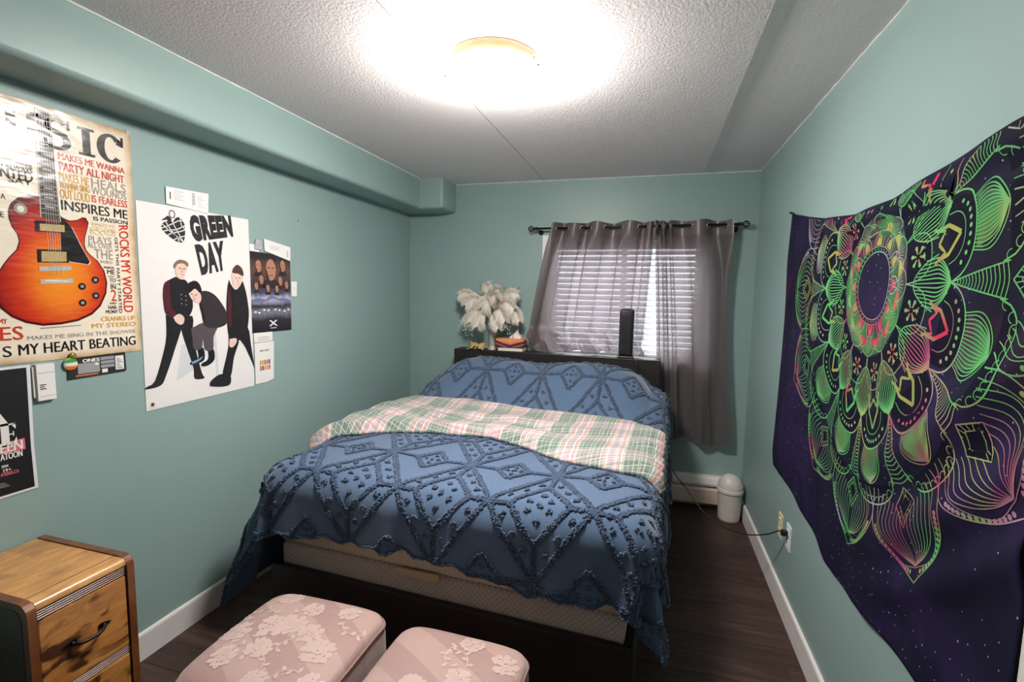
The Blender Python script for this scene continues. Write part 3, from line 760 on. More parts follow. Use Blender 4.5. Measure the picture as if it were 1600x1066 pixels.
def stroke(pts, w, lay=2, mi=0, step=0.016, soft=True):
    """polyline in the cloth plane -> ribbon following the cloth"""
    if 3 <= len(pts) <= 9 and soft: pts = [(v.x, v.y) for v in spline([(*q, 0) for q in pts], 5)]
    out = [pts[0]]
    for a, b in zip(pts[:-1], pts[1:]):
        d = hypot(b[0] - a[0], b[1] - a[1]); n = max(1, int(d / step))
        for k in range(1, n + 1): out.append((a[0] + (b[0] - a[0]) * k / n, a[1] + (b[1] - a[1]) * k / n))
    n = len(out)
    if n < 2: return
    vs, keep = [], []
    for i, p in enumerate(out):
        q0, q1 = out[max(0, i - 1)], out[min(n - 1, i + 1)]; dx, dy = q1[0] - q0[0], q1[1] - q0[1]; l = hypot(dx, dy) + 1e-9
        ww = 0.72 * (w(i / (n - 1)) if callable(w) else w)
        ox, oy = -dy / l * ww / 2, dx / l * ww / 2
        ok = okT(*p); keep.append(ok)
        vs += [onT(p[0] + ox, p[1] + oy, lay), onT(p[0] - ox, p[1] - oy, lay)]
    man.add(vs, [(2 * i, 2 * i + 1, 2 * i + 3, 2 * i + 2) for i in range(n - 1) if keep[i] and keep[i + 1]], mi)
def blob(c, ry, lay=3, mi=0, n=8, rz=None):
    if not okT(*c): return
    rz = rz or ry
    vs = [onT(c[0], c[1], lay)] + [onT(c[0] + ry * cos(2 * pi * k / n), c[1] + rz * sin(2 * pi * k / n), lay) for k in range(n)]
    man.add(vs, [(0, 1 + k, 1 + (k + 1) % n) for k in range(n)], mi)
def patch(fn, nu_, nv_, lay, mi):
    vs, ok = [], []
    for j in range(nv_ + 1):
        for i in range(nu_ + 1):
            y, z = fn(i / nu_, j / nv_); vs.append(onT(y, z, lay)); ok.append(okT(y, z))
    fs = []
    for j in range(nv_):
        for i in range(nu_):
            q = [j * (nu_ + 1) + i, j * (nu_ + 1) + i + 1, (j + 1) * (nu_ + 1) + i + 1, (j + 1) * (nu_ + 1) + i]
            if all(ok[k] for k in q): fs.append(q)
    man.add(vs, fs, mi)
def ring(r, w, lay=2, mi=0, n=72): stroke([pol(r, 2 * pi * k / n) for k in range(n + 1)], w, lay, mi)
def arch(th0, r0, r1, half, p=2.0, n=22, tip=0.0):
    """bulging arch from (r0, th0-half) over the apex r1 at th0 to (r0, th0+half)"""
    o = []
    for k in range(n + 1):
        t = -1 + 2 * k / n; rr = r0 + (r1 - r0) * (1 - abs(t) ** p) ** 0.6 + tip * max(0, 1 - abs(t) * 5); o.append(pol(rr, th0 + half * t))
    return o
S30 = pi / 6
ring(0.108, 0.005, 4); ring(0.124, 0.003, 4)
for k in range(40): blob(pol(0.116, 2 * pi * k / 40), 0.003, 4, 0, 6)
patch(lambda s, t: pol(0.126 + 0.095 * t, 2 * pi * s), 72, 4, 0, 3)
for k in range(12):
    a = k * S30; b = a + S30 / 2
    # inner double row of small petals
    stroke(arch(a, 0.125, 0.175, 0.20), 0.0035, 3); stroke(arch(a, 0.125, 0.158, 0.12), 0.003, 3, 1)
    patch(lambda s, t: pol(0.128 + (0.018 + 0.014 * (1 - abs(2 * s - 1))) * t, a + 0.10 * (2 * s - 1)), 4, 2, 2, 1)
    for q in range(-2, 3): blob(pol(0.163, a + q * 0.045), 0.0028, 4, 0, 6)
    stroke(arch(b, 0.14, 0.205, 0.24), 0.0035, 3); patch(lambda s, t: pol(0.172 + 0.028 * t * (1 - (2 * s - 1) ** 2), b + 0.18 * (2 * s - 1)), 6, 2, 1, 1)
    stroke(arch(a, 0.18, 0.225, 0.27), 0.004, 3)
    for q in range(-3, 4): stroke([pol(0.178, a + q * 0.02), pol(0.212 - abs(q) * 0.004, a + q * 0.055)], 0.0025, 3)
    # dark lobes with a little flower
    patch(lambda s, t: pol(0.228 + 0.095 * t * (1 - (2 * s - 1) ** 4), b + 0.255 * (2 * s - 1)), 8, 4, 1, 2)
    stroke(arch(b, 0.226, 0.332, 0.262, 3), 0.0042, 3)
    for q in range(6):
        an = q * pi / 3; c0 = pol(0.275, b); stroke([(c0[0] + 0.008 * cos(an), c0[1] + 0.008 * sin(an)), (c0[0] + 0.024 * cos(an), c0[1] + 0.024 * sin(an))], lambda t: 0.006 + 0.006 * t, 3, 1)
        blob((c0[0] + 0.026 * cos(an), c0[1] + 0.026 * sin(an)), 0.006, 3, 0, 7)
    for q in range(5): blob(pol(0.302 + 0.002 * abs(q - 2), b + (q - 2) * 0.05), 0.0026, 4, 0, 6)
    # solid chevrons between the shells
    for sgn in (-1, 1):
        stroke([pol(0.345, b + sgn * 0.13), pol(0.385, b + sgn * 0.07), pol(0.36, b)], 0.012, 3, 1, soft=False)
    # shells: lines gathering at the node
    nd = pol(0.425, a)
    patch(lambda s, t: (lambda p0: (p0[0] + (nd[0] - p0[0]) * t, p0[1] + (nd[1] - p0[1]) * t))(pol(0.315 - 0.05 * (1 - (2 * s - 1) ** 2), a + 0.19 * (2 * s - 1))), 8, 5, 2, 2)
    for q in range(-6, 7):
        s = q / 6; m0 = pol(0.312 - 0.045 * (1 - s * s), a + 0.185 * s); m1 = pol(0.365, a + 0.20 * s * (1 - 0.15 * abs(s)))
        stroke([m0, ((m0[0] + m1[0]) / 2 + 0.0, (m0[1] + m1[1]) / 2), m1, pol(0.40, a + 0.09 * s), nd], lambda t: 0.0036 + 0.002 * t, 4)
    stroke(arch(a, 0.36, 0.262, 0.2, 2), 0.0045, 4)
    # horseshoe arches with dots and a bold V
    patch(lambda s, t: pol(0.40 + 0.105 * t * (1 - (2 * s - 1) ** 4), b + 0.25 * (2 * s - 1)), 10, 4, 1, 2)
    stroke([pol(0.425, a)] + arch(b, 0.425, 0.512, 0.252, 2.6)[1:-1] + [pol(0.425, a + S30)], 0.0062, 4)
    stroke(arch(b, 0.405, 0.468, 0.155, 2.4), 0.0035, 4)
    for q in range(11):
        t = -1 + 2 * q / 10; rr = 0.408 + 0.082 * (1 - abs(t) ** 2.6) ** 0.6; blob(pol(rr, b + 0.205 * t), 0.0058, 4, 0, 8)
    for sgn in (-1, 1): stroke([pol(0.355, b + sgn * 0.105), pol(0.40, b + sgn * 0.092), pol(0.45, b)], 0.015, 4, 1, soft=False)
    # petal with gathered lines beyond the arch
    for q in range(-7, 8):
        s = q / 7; stroke([pol(0.512 - 0.01 * s * s, b + 0.11 * s), pol(0.55, b + 0.125 * s), pol(0.585, b + 0.085 * s), pol(0.612, b)], lambda t: 0.0034 + 0.0016 * t, 4)
    patch(lambda s, t: pol(0.515 + 0.094 * t, b + 0.12 * (2 * s - 1) * (1 - t ** 2.2)), 6, 6, 1, 3)
    stroke([pol(0.505, b - 0.125), pol(0.56, b - 0.14), pol(0.595, b - 0.085), pol(0.614, b), pol(0.595, b + 0.085), pol(0.56, b + 0.14), pol(0.505, b + 0.125)], 0.004, 4)
    # narrow hatched wedge behind each node
    stroke([nd, pol(0.615, a - 0.062)], 0.0045, 4); stroke([nd, pol(0.615, a + 0.062)], 0.0045, 4)
    for q in range(15):
        rr = 0.45 + q * 0.0115; hwid = 0.062 * (rr - 0.425) / 0.19 * 0.615 / rr; stroke([pol(rr, a - hwid), pol(rr + 0.006, a), pol(rr, a + hwid)], 0.0036, 4)
    # scalloped arch
    sa = [pol(0.60, a + 0.062)] + arch(b, 0.60, 0.672, 0.20, 2.4)[1:-1] + [pol(0.60, a + S30 - 0.062)]
    patch(lambda s, t: pol(0.615 + 0.055 * t * (1 - (2 * s - 1) ** 4), b + 0.2 * (2 * s - 1)), 8, 3, 0, 2)
    stroke(sa, 0.0058, 4)
    for q in range(11):
        t = -1 + 2 * (q + .5) / 11; rr = 0.592 + 0.07 * (1 - abs(t) ** 2.4) ** 0.6; c0 = pol(rr, b + 0.2 * t)
        tb = b + 0.2 * t; o2 = (-cos(tb), sin(tb)); t2 = (sin(tb), cos(tb))
        stroke([(c0[0] + 0.0115 * (cos(w) * t2[0] - sin(w) * o2[0]), c0[1] + 0.0115 * (cos(w) * t2[1] - sin(w) * o2[1])) for w in [pi * e / 6 for e in range(7)]], 0.003, 4)
    # outer leaf: outline, beads, lines gathered at the tip, ladder diamond
    tipr = 0.862
    def leaf(f, rt): return [pol(0.625 + 0.0 * f, a - 0.235 * f), pol(0.70, a - 0.262 * f), pol(0.76, a - 0.215 * f), pol(0.815, a - 0.115 * f), pol(rt, a), pol(0.815, a + 0.115 * f), pol(0.76, a + 0.215 * f), pol(0.70, a + 0.262 * f), pol(0.625, a + 0.235 * f)]
    lf = [(v.x, v.y) for v in spline([(*q, 0) for q in leaf(1.0, tipr)[:5]], 6)] + [(v.x, v.y) for v in spline([(*q, 0) for q in leaf(1.0, tipr)[4:]], 6)][1:]
    stroke(lf, 0.0048, 4)
    l2 = [(v.x, v.y) for v in spline([(*q, 0) for q in leaf(0.84, tipr - 0.036)[:5]], 6)] + [(v.x, v.y) for v in spline([(*q, 0) for q in leaf(0.84, tipr - 0.036)[4:]], 6)][1:]
    stroke(l2, 0.003, 4)
    for q in range(9, len(lf) - 9, 1):
        if abs(q - len(lf) // 2) > 1: blob(((lf[q][0] + l2[q][0]) / 2, (lf[q][1] + l2[q][1]) / 2), 0.0062, 4, 0, 8)
    for q in range(-7, 8):
        s = q / 7
        if abs(s) < 0.01: continue
        stroke([pol(0.64 + 0.055 * (1 - abs(s)), a + 0.17 * s), pol(0.715, a + 0.205 * s), pol(0.765, a + 0.15 * s), pol(0.80, a + 0.075 * s), pol(0.822, a)], lambda t: 0.0034, 4)
    dm = [pol(0.628, a), pol(0.672, a + 0.075), pol(0.732, a), pol(0.672, a - 0.075)]
    di = [pol(0.648, a), pol(0.672, a + 0.045), pol(0.708, a), pol(0.672, a - 0.045)]
    patch(lambda s, t: (lambda p0, p1: (p0[0] + (p1[0] - p0[0]) * t, p0[1] + (p1[1] - p0[1]) * t))((dm[0][0] + (dm[1][0] - dm[0][0]) * s, dm[0][1] + (dm[1][1] - dm[0][1]) * s), (dm[3][0] + (dm[2][0] - dm[3][0]) * s, dm[3][1] + (dm[2][1] - dm[3][1]) * s)), 4, 4, 5, 2)
    stroke(dm + dm[:1], 0.0045, 6, soft=False); stroke(di + di[:1], 0.003, 6, soft=False)
    for q in range(4):
        for w in range(4):
            t = (w + 0.5) / 4; e0, e1, f0, f1 = dm[q], dm[(q + 1) % 4], di[q], di[(q + 1) % 4]
            stroke([(e0[0] + (e1[0] - e0[0]) * t, e0[1] + (e1[1] - e0[1]) * t), (f0[0] + (f1[0] - f0[0]) * t, f0[1] + (f1[1] - f0[1]) * t)], 0.003, 6)
mo = man.build('printed_mandala', [I_LINE, I_FILL, I_DARK, I_WASH], tap, smooth=True)
M_PIN = plain('black_pin', srgb(20, 20, 20), 0.3)
MB().ball((R - 0.016, 2.886, 2.008), 0.007, 10, 6).tube([(R - 0.016, 2.886, 2.008), (R + 0.002, 2.886, 2.008)], 0.0015, 6).build('push_pin', M_PIN, tap, smooth=True)
# ------------------------------------------------------------------ prints on the poster wall (y, z in metres on the wall)
MUSIC_TEXT = [('MAKES ME WANNA', 1.2317, 1.9958, 1.4516, 2.0186, 'red'), ('PARTY ALL NIGHT', 1.2334, 1.9593, 1.4484, 1.9879, 'red'), ('MAKES ME', 1.2312, 1.9231, 1.3229, 1.9529, 'gold'), ('WANNA SING', 1.2297, 1.8987, 1.3241, 1.9217, 'gold'), ('OUT LOUD', 1.2295, 1.8637, 1.3226, 1.8955, 'gold'), ('HEALS', 1.3316, 1.9233, 1.4525, 1.9553, 'grey'), ('WOUNDS', 1.3301, 1.8969, 1.4532, 1.9237, 'grey'), ('IS FEARLESS', 1.3297, 1.8675, 1.4545, 1.8936, 'red'), ('INSPIRES ME', 1.231, 1.8234, 1.4535, 1.858, 'black'), ('IS PASSION', 1.3315, 1.8019, 1.4522, 1.8171, 'black'), ('MAKES ME', 1.3246, 1.7818, 1.4058, 1.7939, 'pale'), ('CUT LOOSE', 1.3192, 1.7644, 1.4058, 1.778, 'pale'), ('BOOGIE', 1.3162, 1.7506, 1.4076, 1.7682, 'pale'), ('PLAYS', 1.3099, 1.7189, 1.3887, 1.745, 'grey'), ('ALL OVER', 1.3053, 1.7008, 1.3897, 1.7212, 'grey'), ('THE', 1.3264, 1.6617, 1.3907, 1.6974, 'grey'), ('WORLD', 1.3435, 1.6458, 1.3883, 1.6572, 'grey'), ('MAKES', 1.3574, 1.6266, 1.3923, 1.636, 'black'), ('ME', 1.3669, 1.6062, 1.3935, 1.6235, 'black'), ('WANT', 1.368, 1.5933, 1.3923, 1.6017, 'grey'), ('TO', 1.3732, 1.5764, 1.3955, 1.5907, 'black'), ('SING', 1.3749, 1.5649, 1.3954, 1.5719, 'grey'), ('IN', 1.3764, 1.5498, 1.395, 1.5653, 'black'), ('2', 1.3752, 1.5044, 1.3954, 1.5475, 'red'), ('PART', 1.3697, 1.4918, 1.3951, 1.4991, 'black'), ('HAR-', 1.3639, 1.4732, 1.3963, 1.4873, 'black'), ('MONY', 1.3536, 1.4569, 1.3968, 1.4698, 'black'), ('CRANKS UP', 1.3352, 1.4276, 1.46, 1.4453, 'gold'), ('MY STEREO', 1.3021, 1.4037, 1.4612, 1.4213, 'gold'), ('MAKES ME SING IN THE SHOWER', 1.1061, 1.3763, 1.4606, 1.3904, 'grey'), ('MY HEART BEATING', 1.08, 1.3279, 1.457, 1.364, 'black'), ('S', 1.0391, 1.3267, 1.0615, 1.3616, 'black'), ('ES', 1.0359, 1.3799, 1.0949, 1.4243, 'red'), ('MY', 1.0355, 1.4341, 1.0565, 1.4508, 'red'), ('THE THINGS', 1.0823, 1.9416, 1.1535, 1.9541, 'black'), ('I ALWAYS', 1.0749, 1.9283, 1.1545, 1.9429, 'black'), ('NTED', 1.0697, 1.8987, 1.1538, 1.9316, 'black'), ('SAY', 1.0887, 1.8865, 1.1503, 1.9043, 'black'), ('A', 1.0653, 1.8305, 1.0778, 1.8473, 'black'), ('E', 1.0615, 1.7725, 1.0708, 1.7904, 'black')]
MUSIC_VERT = [('ROCKS MY WORLD', (1.4179, 1.7946), (1.4527, 1.7994), (1.4556, 1.4598), (1.42, 1.4609), 'red'), ('GETS THIS PARTY STARTED', (1.4006, 1.7471), (1.4113, 1.7483), (1.4133, 1.4575), (1.401, 1.4579), 'black')]
GUITAR_BODY = [(1.1667, 1.8578), (1.1397, 1.8572), (1.1089, 1.8422), (1.0894, 1.8207), (1.0807, 1.7971), (1.0811, 1.7705), (1.0881, 1.7448), (1.0998, 1.7238), (1.1035, 1.7015), (1.0944, 1.6734), (1.0747, 1.6492), (1.0589, 1.6257), (1.0391, 1.5891), (1.0299, 1.5534), (1.031, 1.518), (1.0426, 1.482), (1.0693, 1.4539), (1.1052, 1.4336), (1.1513, 1.4215), (1.2052, 1.4234), (1.2585, 1.4327), (1.3062, 1.4545), (1.337, 1.4853), (1.3595, 1.5331), (1.365, 1.5759), (1.3575, 1.6182), (1.3371, 1.6538), (1.31, 1.6776), (1.2997, 1.692), (1.2963, 1.712), (1.2996, 1.7377), (1.3089, 1.7693), (1.3139, 1.7903), (1.3065, 1.8064), (1.2947, 1.8076), (1.2759, 1.7948), (1.2535, 1.7895), (1.234, 1.7954), (1.2203, 1.8059)]
GUITAR_NECK = [(1.1735, 2.1498), (1.2144, 2.1497), (1.2246, 1.7805), (1.1679, 1.7882)]
GUITAR_GUARD = [(1.2259, 1.8019), (1.2565, 1.7673), (1.2704, 1.7344), (1.2837, 1.7007), (1.3093, 1.6498), (1.303, 1.6391), (1.2447, 1.6454), (1.2207, 1.6751)]
PICKUPS = [(1.1499, 1.7762), (1.2356, 1.7791), (1.2351, 1.743), (1.1491, 1.739)]
PICKUPG = [(1.1626, 1.7669), (1.2351, 1.7713), (1.2345, 1.7468), (1.1619, 1.7434)]
PICKUPS2 = [(1.1501, 1.6803), (1.2428, 1.6849), (1.2418, 1.6413), (1.1489, 1.6361)]
PICKUPG2 = [(1.1616, 1.6748), (1.2354, 1.6783), (1.2342, 1.6447), (1.1602, 1.6397)]
BRIDGE1 = [(1.1519, 1.6221), (1.2464, 1.6296), (1.2472, 1.6147), (1.1517, 1.6061)]
BRIDGE2 = [(1.1532, 1.5796), (1.2508, 1.5858), (1.2507, 1.5698), (1.153, 1.5634)]
KNOBS = [(1.2779, 1.5582), (1.3233, 1.5831), (1.2762, 1.4988), (1.3218, 1.5245)]
TOGGLE = [(1.114, 1.8071)]
TUNER = [(1.143, 1.4162), (1.2668, 1.4189), (1.2666, 1.4158), (1.1427, 1.4115)]
HEART = [(1.6429, 1.8345), (1.6381, 1.8427), (1.6274, 1.8444), (1.61, 1.8386), (1.5947, 1.8285), (1.5896, 1.8119), (1.5952, 1.7988), (1.6114, 1.7848), (1.6301, 1.7728), (1.6514, 1.7609), (1.669, 1.7558), (1.6883, 1.7586), (1.6953, 1.7802), (1.6989, 1.8057), (1.6974, 1.8388), (1.6856, 1.8579), (1.6702, 1.8658), (1.6565, 1.8597), (1.6461, 1.8459)]
HEART_STEM = [(1.5934, 1.8434), (1.6087, 1.8544), (1.6198, 1.8641), (1.6312, 1.8598), (1.6384, 1.8488), (1.6301, 1.8395), (1.6146, 1.8465), (1.5953, 1.8405)]
HEART_RING = [(1.6406, 1.8734), (1.6547, 1.8756), (1.6398, 1.8591)]
HEART_LINES = [[(1.5925, 1.8274), (1.621, 1.804), (1.657, 1.782), (1.6883, 1.7586)], [(1.61, 1.8386), (1.6318, 1.8054), (1.6569, 1.78), (1.669, 1.7558)], [(1.6429, 1.8345), (1.6583, 1.8089), (1.6749, 1.7821), (1.6884, 1.7607)], [(1.6768, 1.8627), (1.682, 1.8326), (1.6972, 1.818)], [(1.5894, 1.8079), (1.6153, 1.8194), (1.6429, 1.8345), (1.6693, 1.8493), (1.6981, 1.8535)], [(1.5972, 1.797), (1.6318, 1.8054), (1.6585, 1.8109), (1.6994, 1.8329)], [(1.6155, 1.7812), (1.64, 1.7943), (1.6669, 1.8017), (1.6984, 1.814)], [(1.6428, 1.7653), (1.6702, 1.7795), (1.698, 1.7868)]]
GREEN_QUAD = [(1.7367, 1.7645), (1.9579, 1.8138), (1.9449, 1.9157), (1.7134, 1.882)]
DAY_QUAD = [(1.7709, 1.618), (1.9081, 1.6491), (1.8964, 1.7895), (1.7411, 1.7547)]
BAND = {
  'A_SHIRT': [(1.6423, 1.6067), (1.6155, 1.594), (1.5913, 1.5788), (1.5824, 1.5449), (1.5819, 1.4966), (1.5925, 1.4478), (1.6279, 1.4316), (1.6592, 1.4152), (1.6988, 1.4339), (1.7201, 1.4744), (1.7152, 1.536), (1.7026, 1.5766), (1.6848, 1.5963)],
  'A_SLEEVE': [(1.6155, 1.594), (1.5913, 1.5788), (1.5824, 1.5449), (1.5819, 1.4966), (1.5894, 1.4479), (1.6225, 1.4289), (1.6372, 1.4462), (1.6177, 1.4765), (1.6145, 1.5354)],
  'A_LEGL': [(1.5902, 1.443), (1.6646, 1.415), (1.6262, 1.2968), (1.5785, 1.183), (1.551, 1.143), (1.4875, 1.1381), (1.4928, 1.1486), (1.5275, 1.1667), (1.568, 1.2734), (1.5873, 1.3501)],
  'A_LEGR': [(1.6507, 1.4176), (1.7158, 1.4332), (1.7139, 1.3504), (1.73, 1.2545), (1.7516, 1.1664), (1.7636, 1.1408), (1.713, 1.1469), (1.7096, 1.1939), (1.6872, 1.2698), (1.6626, 1.3542)],
  'B_JACKET': [(1.7524, 1.5207), (1.7677, 1.5447), (1.8038, 1.5451), (1.8462, 1.5206), (1.8888, 1.4653), (1.9029, 1.4259), (1.8958, 1.3871), (1.8392, 1.3716), (1.7778, 1.3829), (1.7646, 1.4313), (1.7527, 1.4789)],
  'B_TROUSER': [(1.7039, 1.377), (1.7727, 1.4013), (1.8461, 1.3843), (1.8209, 1.3314), (1.8155, 1.2719), (1.7725, 1.2732), (1.763, 1.3254), (1.7549, 1.2815), (1.714, 1.2826), (1.7106, 1.3298)],
  'B_SHOE1': [(1.7315, 1.286), (1.7645, 1.2826), (1.7667, 1.2288), (1.728, 1.2146), (1.6967, 1.2125), (1.6962, 1.2251), (1.735, 1.238)],
  'B_SHOE2': [(1.7872, 1.2749), (1.818, 1.2716), (1.8207, 1.222), (1.7872, 1.199), (1.7532, 1.1983), (1.7515, 1.2114), (1.7862, 1.2285)],
  'B_TIE': [(1.7556, 1.4893), (1.7673, 1.486), (1.7784, 1.4201), (1.7681, 1.4047)],
  'C_JACKET': [(1.9217, 1.6041), (1.909, 1.5594), (1.8996, 1.4706), (1.9009, 1.3812), (1.909, 1.3244), (1.9492, 1.3039), (2.0097, 1.3164), (2.0363, 1.4207), (2.0319, 1.4912), (2.0212, 1.5495), (2.0004, 1.6009), (1.9747, 1.5626), (1.9536, 1.5567), (1.9315, 1.5821)],
  'C_TIE': [(1.9098, 1.5483), (1.9285, 1.5463), (1.9283, 1.391), (1.9091, 1.3864)],
  'C_LEGF': [(1.9052, 1.3585), (1.9707, 1.3137), (1.9343, 1.2192), (1.9094, 1.1239), (1.8632, 1.138), (1.8884, 1.2248), (1.9048, 1.2908)],
  'C_LEGB': [(1.9584, 1.3205), (2.0264, 1.3623), (2.0446, 1.2658), (2.0624, 1.148), (2.0456, 1.1817), (2.0045, 1.2639), (1.9745, 1.3018)],
  'C_SHOE': [(1.7885, 1.0984), (1.7958, 1.1213), (1.8479, 1.1461), (1.907, 1.1311), (1.9036, 1.0858), (1.845, 1.0849)],
  'A_FACE': [(1.6447, 1.654), (1.667, 1.6732), (1.694, 1.669), (1.7018, 1.6474), (1.6894, 1.6216), (1.6793, 1.5961), (1.6527, 1.6032), (1.6432, 1.6245)],
  'A_HAIR': [(1.6357, 1.6418), (1.6378, 1.6614), (1.6566, 1.6794), (1.6837, 1.6813), (1.7051, 1.6697), (1.702, 1.6524), (1.6829, 1.6663), (1.6558, 1.6626), (1.6455, 1.6492)],
  'B_FACE': [(1.7006, 1.536), (1.7276, 1.5567), (1.7558, 1.5415), (1.7639, 1.5154), (1.7559, 1.4945), (1.7359, 1.4927), (1.7139, 1.5104)],
  'B_HAIR': [(1.6905, 1.5561), (1.7029, 1.5817), (1.7351, 1.5928), (1.7576, 1.5779), (1.7679, 1.5468), (1.7579, 1.5363), (1.7334, 1.5568), (1.7074, 1.538), (1.6962, 1.538)],
  'C_FACE': [(1.9365, 1.6324), (2.0066, 1.6435), (2.0035, 1.6067), (1.9835, 1.5719), (1.9606, 1.5602), (1.9413, 1.5879)],
  'C_HAIR': [(1.9409, 1.6404), (1.9487, 1.6609), (1.9729, 1.6792), (2.0003, 1.6638), (2.0105, 1.6357), (2.0029, 1.6239), (1.9779, 1.6342), (1.9503, 1.6364)],
  'A_HANDS': [(1.6227, 1.4319), (1.65, 1.4458), (1.6731, 1.4298), (1.6696, 1.4046), (1.6529, 1.3974), (1.6322, 1.4115)],
  'C_HAND': [(1.9112, 1.3129), (1.9496, 1.3131), (1.9515, 1.2922), (1.9269, 1.2694), (1.907, 1.2793)],
}
GD_EMBLEM = [(1.5044, 1.0795), (1.5236, 1.0754), (1.5226, 1.056), (1.5033, 1.0603)]
SHOW_TEXT = [('E', 1.0138, 1.0397, 1.0554, 1.1087, 'white'), ('EEN', 1.0123, 1.0173, 1.0694, 1.0417, 'white'), ('ATOON', 1.0107, 0.9926, 1.0669, 1.0023, 'white'), ('7PM', 1.0108, 0.9673, 1.0276, 0.9708, 'white'), ('19+', 1.0152, 0.9542, 1.0349, 0.9575, 'white'), ('ATERSK.CA', 1.0074, 0.9409, 1.0541, 0.9465, 'pink')]
SHOW_BAND = [(1.0122, 1.0151), (1.077, 1.0134), (1.0764, 1.0515), (1.0141, 1.0451)]
SHOW_DIAG = [(1.0185, 1.1113), (1.033, 1.1098), (1.023, 1.1804)]
TICKET2 = [(1.2123, 1.2238), (1.4125, 1.2291), (1.4164, 1.2994), (1.2062, 1.2983)]
FXBITS = [(2.1956, 1.735), (2.19, 1.5922), (2.1069, 1.6918), (2.2812, 1.7028), (2.1988, 1.5289), (2.0573, 1.5004), (2.3411, 1.498), (2.1985, 1.3753), (2.1375, 1.3912)]
XW = -L
class Print:
    """flat print on a sheet hung on the left wall: layers a fraction of a millimetre apart.
    Words and larger shapes are parts of their own, tiny marks of one colour stay together."""
    def __init__(self, x): self.x = x; self.mb = {}; self.solo = []
    def fn(self, lay): return lambda a, b: (self.x + 0.00035 * lay, a, b)
    def _small(self, key): return self.mb.setdefault(key, MB())
    def poly(self, pts, key, lay=1, small=False):
        if small: self._small(key).flat(pts, self.fn(lay))
        else: self.solo.append((key, MB().flat(pts, self.fn(lay))))
        return self
    def rect(self, a0, b0, a1, b1, key, lay=1, small=True): return self.poly([(a0, b0), (a1, b0), (a1, b1), (a0, b1)], key, lay, small)
    def circ(self, a, b, r, key, lay=1, n=20, rb=None): return self.poly([(a + r * cos(2 * pi * k / n), b + (rb or r) * sin(2 * pi * k / n)) for k in range(n)], key, lay, r < 0.012)
    def line(self, pts, w, key, lay=1):
        mb = self._small(key); n = len(pts); vs = []
        for i, p in enumerate(pts):
            q0, q1 = pts[max(0, i - 1)], pts[min(n - 1, i + 1)]; dx, dy = q1[0] - q0[0], q1[1] - q0[1]; l = hypot(dx, dy) + 1e-9
            vs += [self.fn(lay)(p[0] - dy / l * w / 2, p[1] + dx / l * w / 2), self.fn(lay)(p[0] + dy / l * w / 2, p[1] - dx / l * w / 2)]
        mb.add(vs, [(2 * i, 2 * i + 1, 2 * i + 3, 2 * i + 2) for i in range(n - 1)]); return self
    def quad_text(self, s, q, key, lay=2, bold=0.03):
        """q: bottom-left, bottom-right, top-right, top-left"""
        big = s in ('GREEN', 'DAY'); v, f = text_mesh(s, bold if big else 0.0); mb = MB()
        sh = 0.0 if big else bold * 2.2 / max(3, len(s))
        for c_, dx in enumerate((-sh, 0.0, sh) if sh > 0 else (0.0,)):
          out = []; F_ = self.fn(lay + c_ * 0.04)
          for (x, y) in v:
            x = x + dx
            a = q[0][0] * (1 - x) * (1 - y) + q[1][0] * x * (1 - y) + q[2][0] * x * y + q[3][0] * (1 - x) * y
            b = q[0][1] * (1 - x) * (1 - y) + q[1][1] * x * (1 - y) + q[2][1] * x * y + q[3][1] * (1 - x) * y
            out.append(F_(a, b))
          mb.add(out, f)
        self.solo.append(('T' + key, mb)); return self
    def text(self, s, a0, b0, a1, b1, key, lay=2, bold=0.03): return self.quad_text(s, [(a0, b0), (a1, b0), (a1, b1), (a0, b1)], key, lay, bold)
    def done(self, parent, names, mats):
        for k, mb in self.solo:
            if k[0] == 'T': mb.build('lettering', mats[k[1:]], parent)
            else: mb.build(names.get(k, 'print'), mats[k], parent)
        for k, mb in self.mb.items():
            mb.build(names.get(k, 'print') + '_marks', mats[k], parent)['kind'] = 'stuff'
def sheet(name, corners, mat_, label, cat, t=0.0008, off=0.0015, curl=0.0):
    """thin sheet on the wall; corners (y, z) anticlockwise from lower left"""
    mb = MB(); mb.prism(corners, lambda a, b, c: (XW + off + c, a, b), 0, t)
    return mb.build(name, mat_, label=label, cat=cat), XW + off + t
def glossy(name, col, rough=0.22, wav=0.0, mott=0.05, mscale=14, spec=0.5):
    t = NT(name); n = t.noise(mscale, 4, 0.6)
    t.set(col=t.mix(n, tuple(c * (1 - mott) for c in col[:3]) + (1,), tuple(min(1, c * (1 + mott)) for c in col[:3]) + (1,)), rough=rough, spec=spec)
    if wav: t.set(normal=t.bump(t.noise(3.5, 3, 0.55, t.coord('Object', (1, 1.0, 3.2))), wav, 0.02))
    return t.mat
# ---- guitar lettering poster
GW = 0.30
def aged():
    t = NT('aged_cream_poster'); co = t.coord('Object'); x, y, z = t.sep(co)
    ey = t.math('MINIMUM', t.math('ADD', y, 0.286), t.math('SUBTRACT', 0.286, y)); ez = t.math('MINIMUM', z, t.math('SUBTRACT', 0.862, z))
    e = t.math('MINIMUM', ey, ez); e = t.math('ADD', t.math('MULTIPLY', e, 14.0), t.math('MULTIPLY', t.noise(9, 4, 0.6), 0.7))
    t.set(col=t.ramp(e, [(0.25, srgb(172, 134, 96)), (0.5, srgb(214, 190, 158)), (0.85, srgb(238, 226, 206))]), rough=0.22, spec=0.5,
          normal=t.bump(t.noise(3.5, 3, 0.55, t.coord('Object', (1, 1, 3.2))), GW, 0.02)); return t.mat
po, X0 = sheet('music_poster', [(0.911, 1.301), (1.481, 1.301), (1.481, 2.162), (0.911, 2.156)], aged(), 'aged cream music poster with a red sunburst electric guitar', 'poster')
pr = Print(X0)
